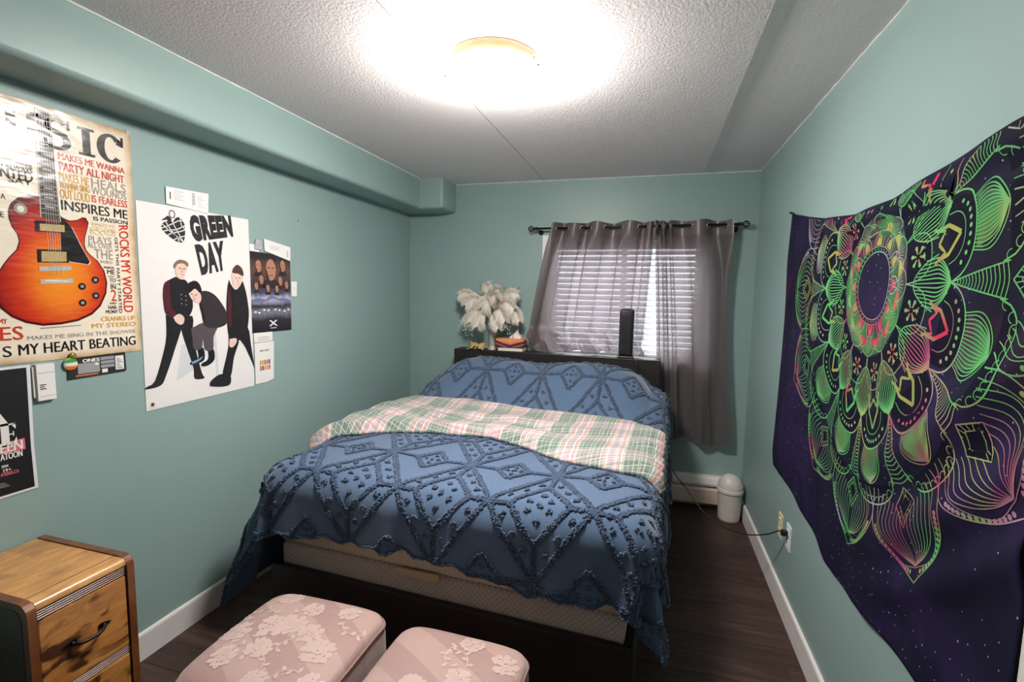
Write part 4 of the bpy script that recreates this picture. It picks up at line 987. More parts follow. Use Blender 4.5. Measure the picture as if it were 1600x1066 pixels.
pr.poly(GUITAR_BODY, 'edge', 1)
cb = (sum(p[0] for p in GUITAR_BODY) / len(GUITAR_BODY), sum(p[1] for p in GUITAR_BODY) / len(GUITAR_BODY))
pr.poly([(cb[0] + (a - cb[0]) * 0.965, cb[1] + (b - cb[1]) * 0.965) for a, b in GUITAR_BODY], 'body', 2)
pr.poly(GUITAR_NECK, 'wood', 3)
for k in range(22):
    t = (k / 22) ** 0.93; z0 = GUITAR_NECK[0][1] + (GUITAR_NECK[3][1] - GUITAR_NECK[0][1]) * t; a0 = GUITAR_NECK[0][0] + (GUITAR_NECK[3][0] - GUITAR_NECK[0][0]) * t; a1 = GUITAR_NECK[1][0] + (GUITAR_NECK[2][0] - GUITAR_NECK[1][0]) * t
    pr.rect(a0, z0 - 0.0009, a1, z0 + 0.0009, 'silver', 4)
    if k in (6, 8, 11, 13, 15, 17, 19): pr.rect(a0 + 0.014, z0 - 0.011, a1 - 0.014, z0 - 0.005, 'silver', 4)
pr.line([GUITAR_NECK[0], GUITAR_NECK[3]], 0.002, 'cream', 4); pr.line([GUITAR_NECK[1], GUITAR_NECK[2]], 0.002, 'cream', 4)
pr.poly([(a + 0.003 * (1 if a > 1.25 else 0), b - 0.002) for a, b in GUITAR_GUARD], 'cream', 3); pr.poly(GUITAR_GUARD, 'black', 4)
pr.poly(PICKUPS, 'black', 5).poly(PICKUPG, 'goldm', 6).poly(PICKUPS2, 'black', 5).poly(PICKUPG2, 'goldm', 6).poly(BRIDGE1, 'silver', 5).poly(BRIDGE2, 'silver', 5)
pr.rect(1.166, 1.5735, 1.235, 1.578, 'cream', 6)
for k in range(6):
    a = 1.1815 + k * 0.0072; pr.rect(a, 1.60, a + 0.0011, 2.14, 'silver', 7)
for a, b in KNOBS: pr.circ(a, b, 0.0125, 'black', 5); pr.circ(a, b, 0.006, 'grey', 6)
pr.circ(TOGGLE[0][0], TOGGLE[0][1], 0.018, 'grey', 5); pr.circ(TOGGLE[0][0], TOGGLE[0][1], 0.010, 'cream', 6)
pr.poly(TUNER, 'grey', 3)
for (s, a0, b0, a1, b1, c) in MUSIC_TEXT:
    pr.text(s, a0, b0, a1, b1, c, 3 if c != 'pale' else 3, 0.016 if c in ('red', 'black', 'gold') else 0.004)
for (s, tl, tr_, br, bl_, c) in MUSIC_VERT: pr.quad_text(s, [tl, bl_, br, tr_], c, 3, 0.018 if c == 'red' else 0.008)
# big slab letters M U S I C, each one part
zb, zt_ = 2.030, 2.128
class Letter:
    def __init__(self): self.mb = MB()
    def poly(self, pts): self.mb.flat(pts, pr.fn(3)); return self
    def rect(self, a0, b0, a1, b1): return self.poly([(a0, b0), (a1, b0), (a1, b1), (a0, b1)])
    def stem(self, a0, a1, serif, h=0.009): return self.rect(a0, zb + h, a1, zt_ - h).rect(a0 - serif, zb, a1 + serif, zb + h).rect(a0 - serif, zt_ - h, a1 + serif, zt_)
    def arc(self, ca, cb_, ra, rb, wa, wb, t0, t1, n=24):
        """part of an oval ring given by its outer radii and its stroke widths at the sides and at the top"""
        T_ = [radians(t0 + (t1 - t0) * k / n) for k in range(n + 1)]
        o = [(ca + ra * cos(t), cb_ + rb * sin(t)) for t in T_]; i = [(ca + (ra - wa) * cos(t), cb_ + (rb - wb) * sin(t)) for t in T_]
        for k in range(n): self.poly([o[k], o[k + 1], i[k + 1], i[k]])
        return self
    def end(self): pr.solo.append(('Tink', self.mb))
Letter().stem(1.311, 1.336, 0.014).end()                                            # I
Letter().arc(1.405, 2.079, 0.047, 0.053, 0.026, 0.011, 40, 318).rect(1.443, 2.094, 1.452, 2.130).poly([(1.425, 2.100), (1.443, 2.094), (1.446, 2.112), (1.436, 2.120)]).end()   # C
S_ = Letter().arc(1.234, 2.103, 0.038, 0.0285, 0.021, 0.010, 30, 215).arc(1.234, 2.057, 0.040, 0.0305, 0.023, 0.011, -150, 35)
S_.poly([(1.203, 2.087), (1.2665, 2.074), (1.2515, 2.067), (1.217, 2.081)]).poly([(1.203, 2.087), (1.214, 2.098), (1.262, 2.085), (1.2665, 2.074)]).rect(1.264, 2.100, 1.272, 2.132).rect(1.193, 2.026, 1.201, 2.058).end()   # S
U_ = Letter()
for a0 in (1.095, 1.150): U_.rect(a0, 2.062, a0 + 0.024, zt_ - 0.009).rect(a0 - 0.008, zt_ - 0.009, a0 + 0.032, zt_)
U_.arc(1.1345, 2.062, 0.0395, 0.034, 0.024, 0.014, 180, 360).end()
M_ = Letter().stem(0.965, 0.987, 0.006).stem(1.045, 1.067, 0.006)
M_.poly([(0.987, zt_), (0.987, 2.100), (1.016, 2.035), (1.016, 2.065)]).poly([(1.016, 2.065), (1.016, 2.035), (1.045, 2.100), (1.045, zt_)]).end()
def sunburst():
    t = NT('sunburst_guitar_print'); co = t.coord('Object', loc=(0, -0.02, -0.29)); x, y, z = t.sep(co)
    d = t.math('SQRT', t.math('ADD', t.math('POWER', t.math('MULTIPLY', t.math('ABSOLUTE', y), 1.0), 2), t.math('POWER', t.math('MULTIPLY', t.math('ABSOLUTE', z), 0.72), 2)))
    d = t.math('ADD', d, t.math('MULTIPLY', t.math('SUBTRACT', t.noise(30, 3, 0.6, t.coord('Object', (1, 0.5, 3))), 0.5), 0.05))
    t.set(col=t.ramp(t.math('MULTIPLY', d, 5.0), [(0.0, srgb(238, 150, 40)), (0.35, srgb(232, 122, 34)), (0.62, srgb(206, 62, 30)), (0.86, srgb(160, 28, 24)), (1.0, srgb(100, 18, 18))]), rough=0.22,
          normal=t.bump(t.noise(3.5, 3, 0.55, t.coord('Object', (1, 1, 3.2))), GW, 0.02)); return t.mat
g = lambda n, c, m=0.25, ms=60: glossy(n, c, 0.22, GW, m, ms)
PM = {'edge': g('guitar_edge_print', srgb(82, 20, 20)), 'body': sunburst(), 'wood': g('fretboard_print', srgb(66, 58, 56)), 'silver': g('silver_print', srgb(186, 182, 176)), 'cream': g('cream_print', srgb(230, 222, 204)),
      'black': g('black_print', srgb(30, 28, 28)), 'goldm': g('gold_pickup_print', srgb(186, 160, 108)), 'grey': g('grey_print', srgb(156, 150, 142)), 'red': g('red_print', srgb(200, 58, 42)),
      'gold': g('ochre_print', srgb(214, 160, 66)), 'pale': g('pale_ochre_print', srgb(224, 198, 148)), 'ink': g('worn_slab_letter_print', srgb(52, 50, 50), 0.5, 30)}
pr.done(po, {'edge': 'guitar_outline', 'body': 'guitar_body', 'wood': 'guitar_neck', 'silver': 'guitar_hardware', 'cream': 'guitar_binding', 'black': 'guitar_guard', 'goldm': 'guitar_pickups', 'grey': 'guitar_fitting', 'red': 'red_lettering', 'gold': 'ochre_lettering', 'pale': 'pale_lettering', 'ink': 'slab_lettering'}, PM)
MB().box(X0 - 0.002, X0 + 0.0015, 1.466, 1.484, 2.150, 2.166).build('corner_tape', plain('clear_tape', srgb(190, 180, 160), 0.2), po)

# ---- white band poster
M_PAPER = glossy('white_gloss_paper', srgb(232, 229, 226), 0.3, 0.12, 0.015, 3)
po, X0 = sheet('band_poster', [(1.486, 1.046), (2.059, 1.053), (2.054, 1.912), (1.489, 1.905)], M_PAPER, 'white band poster with three men dressed in black', 'poster')
pr = Print(X0)
pr.quad_text('GREEN', GREEN_QUAD, 'ink', 2, 0.075); pr.quad_text('DAY', DAY_QUAD, 'ink', 2, 0.06)
pr.poly(HEART, 'ink', 2).poly(HEART_STEM, 'ink', 2)
for l in HEART_LINES: pr.line([(v.x, v.y) for v in spline([(*q, 0) for q in l], 4)], 0.0042, 'white', 3)
hr0 = HEART_RING[0]; pr.line([(hr0[0] + 0.0125 * cos(2 * pi * k / 20), hr0[1] + 0.0155 * sin(2 * pi * k / 20)) for k in range(21)], 0.0035, 'ink', 3)
# pale studio boxes behind the figures
pr.poly([(1.655, 1.31), (1.72, 1.31), (1.715, 1.19), (1.625, 1.15)], 'pale', 1); pr.poly([(1.82, 1.36), (1.835, 1.36), (1.845, 1.10), (1.83, 1.12)], 'pale', 1)
order = [('A_LEGL', 'cloth'), ('A_LEGR', 'cloth'), ('A_SHIRT', 'cloth'), ('A_SLEEVE', 'maroon'), ('C_LEGB', 'cloth'), ('C_LEGF', 'cloth'), ('C_SHOE', 'shoe'), ('C_JACKET', 'cloth'), ('C_TIE', 'maroon'),
         ('B_SHOE1', 'shoe'), ('B_SHOE2', 'shoe'), ('B_TROUSER', 'stripe'), ('B_JACKET', 'jacket'), ('B_TIE', 'cloth'), ('A_FACE', 'skin'), ('A_HAIR', 'blond'), ('B_FACE', 'skin'), ('B_HAIR', 'hair'), ('C_FACE', 'skin'), ('C_HAIR', 'brown'), ('A_HANDS', 'skin'), ('C_HAND', 'skin')]
def rounded(pts): return [(v.x, v.y) for v in spline([(*q, 0) for q in pts + pts[:1]], 3)][:-1]
for i, (k, m) in enumerate(order): pr.poly(rounded(BAND[k]), m, 2 + i * 0.25)
for (dx, dz) in [(0, 0), (0.022, -0.006), (0, -0.02), (0.022, -0.026), (0, -0.04), (0.022, -0.046)]: pr.circ(1.664 + dx, 1.530 + dz, 0.0024, 'white', 8, 8)
for a, b in [(1.664, 1.643), (1.684, 1.642), (1.715, 1.531), (1.737, 1.527), (1.962, 1.611), (1.984, 1.612)]: pr.rect(a - 0.005, b, a + 0.005, b + 0.0035, 'hair', 8)
for a, b in [(1.674, 1.616), (1.729, 1.507), (1.972, 1.583)]: pr.rect(a - 0.008, b, a + 0.008, b + 0.0028, 'lip', 8)
for a, b in [(1.673, 1.629), (1.726, 1.519), (1.973, 1.597)]: pr.rect(a - 0.002, b - 0.004, a + 0.002, b + 0.009, 'lip', 7.9)
pr.poly([(1.700, 1.2265), (1.735, 1.235), (1.758, 1.246), (1.75, 1.232), (1.72, 1.218), (1.70, 1.216)], 'bluep', 9)
pr.circ(1.513, 1.069, 0.012, 'goldp', 2); pr.circ(1.513, 1.069, 0.007, 'ink', 3); pr.rect(1.500, 1.053, 1.527, 1.0555, 'pale', 3)
h = lambda n, c, m=0.2, ms=40: glossy(n, c, 0.3, 0.12, m, ms)
PM2 = {'ink': h('charcoal_letter_print', srgb(48, 48, 50), 0.12), 'white': h('white_line_print', srgb(230, 228, 226), 0.02), 'pale': h('pale_grey_print', srgb(210, 213, 217), 0.03, 8), 'cloth': h('black_cloth_print', srgb(34, 32, 34), 0.35, 25), 'maroon': h('maroon_print', srgb(78, 34, 42), 0.3, 25),
       'shoe': h('shoe_print', srgb(26, 27, 30), 0.4, 40), 'stripe': h('striped_trouser_print', srgb(86, 76, 82), 0.3, 50), 'jacket': h('dark_jacket_print', srgb(52, 47, 50), 0.3, 40), 'skin': h('skin_print', srgb(228, 198, 184), 0.08, 20), 'blond': h('fair_hair_print', srgb(128, 108, 92), 0.4, 60),
       'hair': h('dark_hair_print', srgb(32, 29, 29), 0.3), 'brown': h('brown_hair_print', srgb(78, 60, 54), 0.3), 'lip': h('lip_print', srgb(186, 140, 130), 0.1), 'bluep': h('blue_print', srgb(118, 150, 186), 0.2), 'goldp': h('gold_emblem_print', srgb(214, 206, 160), 0.1)}
pr.done(po, {'ink': 'logo', 'white': 'logo_lines', 'pale': 'studio_box', 'cloth': 'black_clothes', 'maroon': 'maroon_clothes', 'shoe': 'shoe_print', 'stripe': 'trousers', 'jacket': 'jacket', 'skin': 'skin_print', 'blond': 'fair_hair', 'hair': 'dark_hair', 'brown': 'brown_hair', 'lip': 'face_print', 'bluep': 'shoe_sole', 'goldp': 'emblem'}, PM2)

# ---- film poster (dark, plain figures under a storm light)
def film():
    t = NT('dark_film_poster_print'); co = t.coord('Object'); x, y, z = t.sep(co)
    zz = t.math('ADD', t.math('MULTIPLY', z, 1 / 0.42), t.math('MULTIPLY', t.math('SUBTRACT', t.noise(22, 5, 0.65), 0.5), 0.16))
    t.set(col=t.ramp(zz, [(0.0, srgb(24, 24, 28)), (0.16, srgb(40, 40, 46)), (0.26, srgb(120, 122, 134)), (0.33, srgb(36, 36, 44)), (0.43, srgb(176, 178, 200)), (0.50, srgb(70, 72, 98)), (0.58, srgb(60, 48, 50)), (0.8, srgb(98, 72, 62)), (0.95, srgb(44, 38, 40))]), rough=0.3); return t.mat
po, X0 = sheet('film_poster', [(2.055, 1.330), (2.342, 1.331), (2.345, 1.748), (2.055, 1.755)], film(), 'dark action film poster with heads above a mountain ridge', 'poster', off=0.0035)
pr = Print(X0)
for (a, b, s) in ((2.195, 1.665, 1.0), (2.108, 1.68, 0.55), (2.283, 1.69, 0.55), (2.125, 1.61, 0.42), (2.262, 1.605, 0.42), (2.17, 1.565, 0.34), (2.235, 1.562, 0.34), (2.09, 1.575, 0.34), (2.31, 1.585, 0.36)):
    pr.poly([(a - 0.060 * s, b - 0.10 * s), (a + 0.060 * s, b - 0.10 * s), (a + 0.045 * s, b - 0.055 * s), (a - 0.045 * s, b - 0.055 * s)], 'coat', 2)
    pr.circ(a, b, 0.036 * s, 'face', 3, 16, 0.058 * s); pr.poly([(a - 0.036 * s, b + 0.01 * s), (a - 0.012 * s, b - 0.05 * s), (a - 0.03 * s, b - 0.05 * s), (a - 0.04 * s, b + 0.03 * s)], 'shade', 3.5)
    pr.rect(a - 0.024 * s, b + 0.008 * s, a - 0.006 * s, b + 0.013 * s, 'shade', 4); pr.rect(a + 0.006 * s, b + 0.008 * s, a + 0.024 * s, b + 0.013 * s, 'shade', 4); pr.rect(a - 0.012 * s, b - 0.032 * s, a + 0.012 * s, b - 0.028 * s, 'shade', 4)
pr.poly([(2.057, 1.505), (2.10, 1.515), (2.15, 1.505), (2.198, 1.532), (2.24, 1.510), (2.29, 1.513), (2.340, 1.50), (2.340, 1.488), (2.27, 1.495), (2.20, 1.510), (2.13, 1.490), (2.057, 1.49)], 'ridge', 3)
for a, b in ((2.08, 1.44), (2.105, 1.435), (2.14, 1.45), (2.17, 1.447), (2.22, 1.45), (2.25, 1.446), (2.29, 1.44), (2.32, 1.448)): pr.circ(a, b, 0.009, 'lightp', 3, 10, 0.005)
pr.text('X', 2.172, 1.360, 2.232, 1.392, 'lightp', 4, 0.06); pr.rect(2.180, 1.348, 2.224, 1.352, 'lightp', 4)
fm = lambda n, c, m=0.2: glossy(n, c, 0.3, 0, m, 60)
pr.done(po, {'coat': 'coat_print', 'face': 'head_print', 'shade': 'shade_print', 'ridge': 'ridge_print', 'lightp': 'light_print'}, {'coat': fm('coat_print', srgb(46, 38, 38), 0.4), 'face': fm('head_print', srgb(176, 126, 100), 0.3), 'shade': fm('shade_print', srgb(58, 40, 36)), 'ridge': fm('ridge_print', srgb(112, 114, 150)), 'lightp': fm('light_print', srgb(226, 226, 232), 0.05)})

# ---- tickets and notes
M_TICK = glossy('white_ticket_paper', srgb(233, 231, 227), 0.5, 0, 0.02, 8)
M_PRT = plain('faint_grey_print', srgb(150, 150, 152), 0.6); M_PRK = plain('dark_print', srgb(52, 52, 56), 0.6); M_PRR = plain('red_orange_print', srgb(196, 106, 60), 0.6); M_PRB = plain('violet_print', srgb(96, 84, 140), 0.6); M_PRY = plain('mustard_print', srgb(206, 160, 60), 0.6)
PMT = {'g': M_PRT, 'k': M_PRK, 'r': M_PRR, 'b': M_PRB, 'y': M_PRY}; PN = {'g': 'small_print', 'k': 'dark_print', 'r': 'orange_print', 'b': 'violet_print', 'y': 'mustard_print'}
o, X0 = sheet('ticket', [(1.615, 1.914), (1.818, 1.904), (1.823, 1.994), (1.616, 1.985)], M_TICK, 'white paper concert ticket above the white band poster', 'ticket', off=0.0045)
pr = Print(X0)
for k in range(12): pr.rect(1.737, 1.928 + k * 0.0045, 1.752, 1.930 + k * 0.0045 + (k % 3) * 0.0006, 'g', 1)
pr.rect(1.632, 1.935, 1.637, 1.966, 'k', 1)
for k in range(5): pr.rect(1.65, 1.938 + k * 0.009, 1.70 - (k % 2) * 0.015, 1.9395 + k * 0.009, 'g', 1); pr.rect(1.765, 1.925 + k * 0.011, 1.80 - (k % 3) * 0.01, 1.9265 + k * 0.011, 'g', 1)
pr.done(o, PN, PMT)
o, X0 = sheet('ticket', [(2.153, 1.764), (2.343, 1.722), (2.346, 1.800), (2.150, 1.827)], M_TICK, 'white paper ticket overlapping the top of the dark film poster', 'ticket', off=0.0060)
pr = Print(X0)
for k in range(9): pr.rect(2.315, 1.742 + k * 0.004, 2.327, 1.744 + k * 0.004, 'g', 1)
for k in range(3): pr.rect(2.19, 1.775 + k * 0.008, 2.26, 1.7765 + k * 0.008, 'g', 1)
pr.done(o, PN, PMT)
o, X0 = sheet('paper_scrap', [(2.085, 1.768), (2.130, 1.765), (2.135, 1.815), (2.10, 1.822), (2.088, 1.80)], glossy('crumpled_grey_scrap', srgb(176, 174, 178), 0.5, 0.3, 0.3, 50), 'small crumpled grey scrap at the film poster corner', 'paper', off=0.0075)
o, X0 = sheet('note_paper', [(2.058, 1.745), (2.12, 1.745), (2.12, 1.795), (2.056, 1.79)], M_TICK, 'white paper peeking out behind the film poster top corner', 'paper', off=0.0024)
o, X0 = sheet('wall_card', [(2.352, 1.523), (2.394, 1.523), (2.397, 1.608), (2.352, 1.607)], M_TICK, 'small blank white card beside the dark film poster', 'card', off=0.002)
pr = Print(X0); pr.rect(2.372, 1.560, 2.375, 1.575, 'r', 1); pr.done(o, PN, PMT)
o, X0 = sheet('ticket', [(2.068, 1.279), (2.194, 1.281), (2.196, 1.345), (2.062, 1.345)], M_TICK, 'white ticket stub poking out below the dark film poster', 'ticket', off=0.0022)
pr = Print(X0)
for k in range(2): pr.rect(2.09, 1.29 + k * 0.012, 2.17, 1.293 + k * 0.012, 'g', 1)
pr.done(o, PN, PMT)
o, X0 = sheet('handbill', [(2.066, 1.058), (2.150, 1.058), (2.195, 1.069), (2.203, 1.278), (2.066, 1.276)], M_TICK, 'white handbill with rows of tiny coloured pictures', 'paper', off=0.0030)
pr = Print(X0)
pr.rect(2.10, 1.228, 2.128, 1.236, 'g', 1); pr.rect(2.134, 1.228, 2.165, 1.236, 'g', 1)
for j in range(2):
    for i in range(5): pr.rect(2.098 + i * 0.0155, 1.125 + j * 0.030, 2.110 + i * 0.0155, 1.150 + j * 0.030, 'rbyyr'[(i + 2 * j) % 5], 1)
pr.done(o, PN, PMT)
# ---- dark ticket strip with two pins
o, X0 = sheet('dark_ticket', [(1.213, 1.225), (1.414, 1.230), (1.412, 1.304), (1.216, 1.300)], glossy('black_ticket_card', srgb(40, 40, 42), 0.35, 0, 0.2, 30), 'black printed ticket strip under the guitar poster', 'ticket', off=0.0052)
pr = Print(X0)
pr.text('ONES', 1.262, 1.280, 1.318, 1.293, 'w', 2, 0.04)
pr.rect(1.245, 1.240, 1.318, 1.278, 'g', 1)
for k in range(3): pr.rect(1.322, 1.252 + k * 0.015, 1.37, 1.264 + k * 0.015, 'g', 1)
pr.rect(1.374, 1.238, 1.405, 1.292, 'w', 1); pr.rect(1.325, 1.234, 1.345, 1.248, 'w', 1); pr.circ(1.308, 1.270, 0.007, 'w', 2, 12, 0.005)
for k in range(6): pr.rect(1.378, 1.243 + k * 0.0075, 1.401 - (k % 3) * 0.006, 1.2455 + k * 0.0075, 'k', 2)
pr.rect(1.236, 1.231, 1.312, 1.237, 'r', 1)
pr.done(o, {**PN, 'w': 'white_print'}, {**PMT, 'w': M_TICK})
bt = MB(); BMx = Matrix.Translation((X0 + 0.001, 1.222, 1.281)) @ Matrix.Rotation(pi / 2, 4, 'Y')
b1 = MB().lathe([(0.0005, 0.006), (0.012, 0.0055), (0.021, 0.003), (0.0225, 0.0), (0.0205, -0.001)], n=28, M=BMx).build('pin_button', glossy('white_button_enamel', srgb(226, 226, 220), 0.2), label='round green white and orange pin button on the dark ticket', cat='button', smooth=True)
def seg_disc(lo, hi, key, col, name):
    mb = MB(); n = 10; r = 0.0215; vs = []
    for k in range(n + 1):
        w = lo + (hi - lo) * k / n; h_ = sqrt(max(0, r * r - w * w)); dx = 0.0071 - 0.0040 * (w / r) ** 2
        for s in (-1, -0.5, 0, 0.5, 1): hh = h_ * s; vs.append((X0 + 0.001 + 0.0078 - 0.0042 * ((w * w + hh * hh) / (r * r)), 1.222 + hh, 1.281 + w))
    mb.add(vs, [(k * 5 + q, k * 5 + q + 1, (k + 1) * 5 + q + 1, (k + 1) * 5 + q) for k in range(n) for q in range(4)]); mb.build(name, glossy(key, col, 0.2), b1, smooth=True)
seg_disc(0.006, 0.0205, 'green_enamel', srgb(58, 150, 62), 'green_band'); seg_disc(-0.0205, -0.007, 'orange_enamel', srgb(232, 122, 48), 'orange_band')
MB().lathe([(0.0005, 0.007), (0.009, 0.006), (0.0125, 0.002), (0.0125, -0.001)], n=24, M=Matrix.Translation((X0 + 0.001, 1.230, 1.309)) @ Matrix.Rotation(pi / 2, 4, 'Y')).build('pin_button', glossy('olive_button_enamel', srgb(128, 118, 40), 0.25, 0, 0.4, 90), label='small olive pin button at the guitar poster bottom edge', cat='button', smooth=True)
# ---- small folded leaflet
o = MB().box(XW + 0.001, XW + 0.016, 1.116, 1.168, 1.168, 1.292).box(XW + 0.001, XW + 0.008, 1.109, 1.118, 1.18, 1.285).build('folded_leaflet', M_TICK, label='small thick folded white leaflet beside the black show poster', cat='leaflet')
pr = Print(XW + 0.0163)
for k in range(3): pr.rect(1.122, 1.206 + k * 0.007, 1.140 - (k % 2) * 0.005, 1.2095 + k * 0.007, 'k', 1)
pr.rect(1.118, 1.262, 1.167, 1.2635, 'g', 1); pr.rect(1.12, 1.182, 1.166, 1.183, 'g', 1)
pr.done(o, PN, PMT)
# ---- black show poster
o, X0 = sheet('show_poster', [(0.80, 0.869), (1.104, 0.869), (1.101, 1.02), (1.107, 1.294), (0.80, 1.294)], glossy('white_poster_border', srgb(226, 226, 228), 0.4), 'black event poster with white lettering and a pink band', 'poster', off=0.002)
pr = Print(X0); pr.poly([(0.807, 0.877), (1.094, 0.877), (1.092, 1.02), (1.096, 1.286), (0.807, 1.286)], 'bk', 1)
pr.poly([(0.86, SHOW_BAND[0][1]), SHOW_BAND[1], SHOW_BAND[2], (0.86, 1.042)], 'pk', 2)
for (s, a0, b0, a1, b1, c) in SHOW_TEXT:
    if s == 'E':      # tall thin-serif letter
        pr.rect(1.0165, 1.036, 1.0375, 1.109, 'wh', 3); pr.rect(1.010, 1.104, 1.0555, 1.109, 'wh', 3); pr.rect(1.010, 1.036, 1.0565, 1.0405, 'wh', 3); pr.rect(1.0375, 1.072, 1.048, 1.0755, 'wh', 3)
        pr.poly([(1.0535, 1.090), (1.0555, 1.090), (1.0555, 1.109), (1.045, 1.105)], 'wh', 3); pr.poly([(1.0545, 1.060), (1.0565, 1.060), (1.0565, 1.036), (1.045, 1.040)], 'wh', 3); pr.rect(1.047, 1.066, 1.050, 1.082, 'wh', 3)
    else: pr.text(s, a0, b0, a1, b0 + max(b1 - b0, 0.0) + (0.012 if s == 'ATOON' else 0.006), 'wh' if c == 'white' else 'pk', 3, 0.03)
pr.poly([(0.985, 1.112), (1.036, 1.112), (1.000, 1.185), (0.985, 1.185)], 'wh', 3)
for k in range(3): pr.rect(0.96, 0.905 + k * 0.006, 1.028 - k * 0.006, 0.9075 + k * 0.006, 'gr', 2)
pr.done(o, {'bk': 'black_print', 'pk': 'pink_print', 'wh': 'white_shape', 'gr': 'small_print'}, {'bk': glossy('black_poster_print', srgb(27, 27, 29), 0.4, 0, 0.1), 'pk': glossy('pink_poster_print', srgb(222, 112, 120), 0.4), 'wh': M_TICK, 'gr': M_PRT})
MB().ball((XW + 0.003, 2.419, 1.96), 0.0035, 8, 6).tube([(XW - 0.001, 2.419, 1.96), (XW + 0.004, 2.419, 1.96)], 0.001, 6).build('push_pin', M_PIN, label='tiny black push pin alone on the teal wall', cat='pin', smooth=True)
# ------------------------------------------------------------------ nightstand (vintage waterfall pedestal)
NX0, NX1, NY0, NY1, NZ = -1.985, -1.575, 0.825, 1.107, 0.70
def wood(name, cols, sc=(2.2, 9, 9), rot=(0, 0, 0), rough=0.32, nsc=2.4, dist=1.6, spots=0.5):
    t = NT(name); co = t.coord('Object', sc, rot); n = t.noise(nsc, 7, 0.62, co, dist); b = t.noise(7, 3, 0.5, t.coord('Object', (1, 1.2, 3.0), loc=(3, 3, 1)), 0.8)
    c = t.ramp(n, [(0.25, cols[0]), (0.5, cols[1]), (0.75, cols[2])])
    c = t.mix(t.math('MULTIPLY', t.ramp(b, [(0.50, (0, 0, 0)), (0.62, (1, 1, 1))]), spots), c, cols[3])
    t.set(col=c, rough=rough, spec=0.5, coat=0.25, coatr=0.15, normal=t.bump(n, 0.08, 0.002)); return t.mat
WC = (srgb(140, 88, 40), srgb(184, 124, 62), srgb(208, 150, 84), srgb(74, 40, 20))
M_BURL = wood('honey_burl_veneer', WC, (6, 2.0, 9), spots=1.0)
M_TOPW = wood('honey_top_veneer', (srgb(160, 108, 58), srgb(204, 148, 84), srgb(224, 174, 108), srgb(96, 56, 30)), (9, 2.0, 6), spots=0.35)
M_SIDEW = wood('walnut_side_panel', (srgb(84, 46, 22), srgb(118, 68, 34), srgb(140, 84, 44), srgb(60, 32, 16)), (4, 4, 1.2), spots=0.2)
M_DARKW = wood('dark_side_veneer', (srgb(38, 20, 12), srgb(52, 28, 16), srgb(66, 36, 20), srgb(30, 16, 10)), (4, 4, 1.2), spots=0.2)
ns = thing('nightstand', ((NX0 + NX1) / 2, (NY0 + NY1) / 2, 0), 'vintage honey burl wood nightstand with black drawer pulls', 'nightstand')
def side_prof(x1, z1, r, n=6):
    p = [(NX0, 0.0), (x1, 0.0)]
    for k in range(n + 1):
        a = (pi / 2) * k / n; p.append((x1 - r + r * cos(a), z1 - r + r * sin(a)))
    p.append((NX0, z1)); return p
for (y0, y1, yi0, yi1) in ((NY0, NY0 + 0.022, NY0 - 0.001, NY0 + 0.004), (NY1 - 0.022, NY1, NY1 - 0.004, NY1 + 0.001)):
    p_ = MB().prism(side_prof(NX1, NZ, 0.035), lambda a, b, c: (a, c, b), y0, y1).build('side_panel', M_SIDEW, ns)
    inner = [(NX0 + 0.01, 0.02), (NX1 - 0.024, 0.02)] + [(NX1 - 0.024 - 0.03 + 0.03 * cos(pi / 2 * k / 5), NZ - 0.022 - 0.03 + 0.03 * sin(pi / 2 * k / 5)) for k in range(6)] + [(NX0 + 0.01, NZ - 0.022)]
    MB().prism(inner, lambda a, b, c: (a, c, b), yi0, yi1).build('inset', M_DARKW, p_)
ya, yb = NY0 + 0.023, NY1 - 0.023
tp = [(NX0, NZ - 0.022), (NX1 - 0.012, NZ - 0.022), (NX1 - 0.004, NZ - 0.026)]
for k in range(7): tp.append((NX1 - 0.004 - 0.02 + 0.02 * cos(pi / 2 * k / 6), NZ - 0.024 + 0.02 * sin(pi / 2 * k / 6)))
tp.append((NX0, NZ - 0.004))
topo = MB().prism(tp, lambda a, b, c: (a, c, b), ya, yb).build('top', M_TOPW, ns, smooth=True, angle=35)
MB().box(NX1 - 0.052, NX1 - 0.050, ya, yb, NZ - 0.0045, NZ - 0.0035).build('joint_line', plain('dark_joint', srgb(60, 34, 18), 0.6), topo)
MB().box(NX0 + 0.002, NX1 - 0.022, ya, yb, 0.05, NZ - 0.024).build('carcass', M_DARKW, ns)
M_FLUTE = plain('plum_reeded_moulding', srgb(122, 88, 78), 0.28, mott=0.25, mscale=40)
def reeds(z0, z1, n):
    mb = MB().box(NX1 - 0.022, NX1 - 0.0125, ya, yb, z0, z1)
    h = (z1 - z0) / n
    for k in range(n):
        zc = z0 + (k + 0.5) * h; mb.prism([(NX1 - 0.0125 + 0.0065 * cos(a), zc + h * 0.47 * sin(a)) for a in [-pi / 2 + pi * q / 6 for q in range(7)]], lambda a, b, c: (a, c, b), ya, yb)
    return mb.build('reeded_moulding', M_FLUTE, ns, smooth=True, angle=50)
reeds(0.641, 0.675, 5); reeds(0.378, 0.404, 4); reeds(0.105, 0.13, 4)
M_IRON = plain('black_iron_pull', srgb(20, 19, 20), 0.35, metal=0.5)
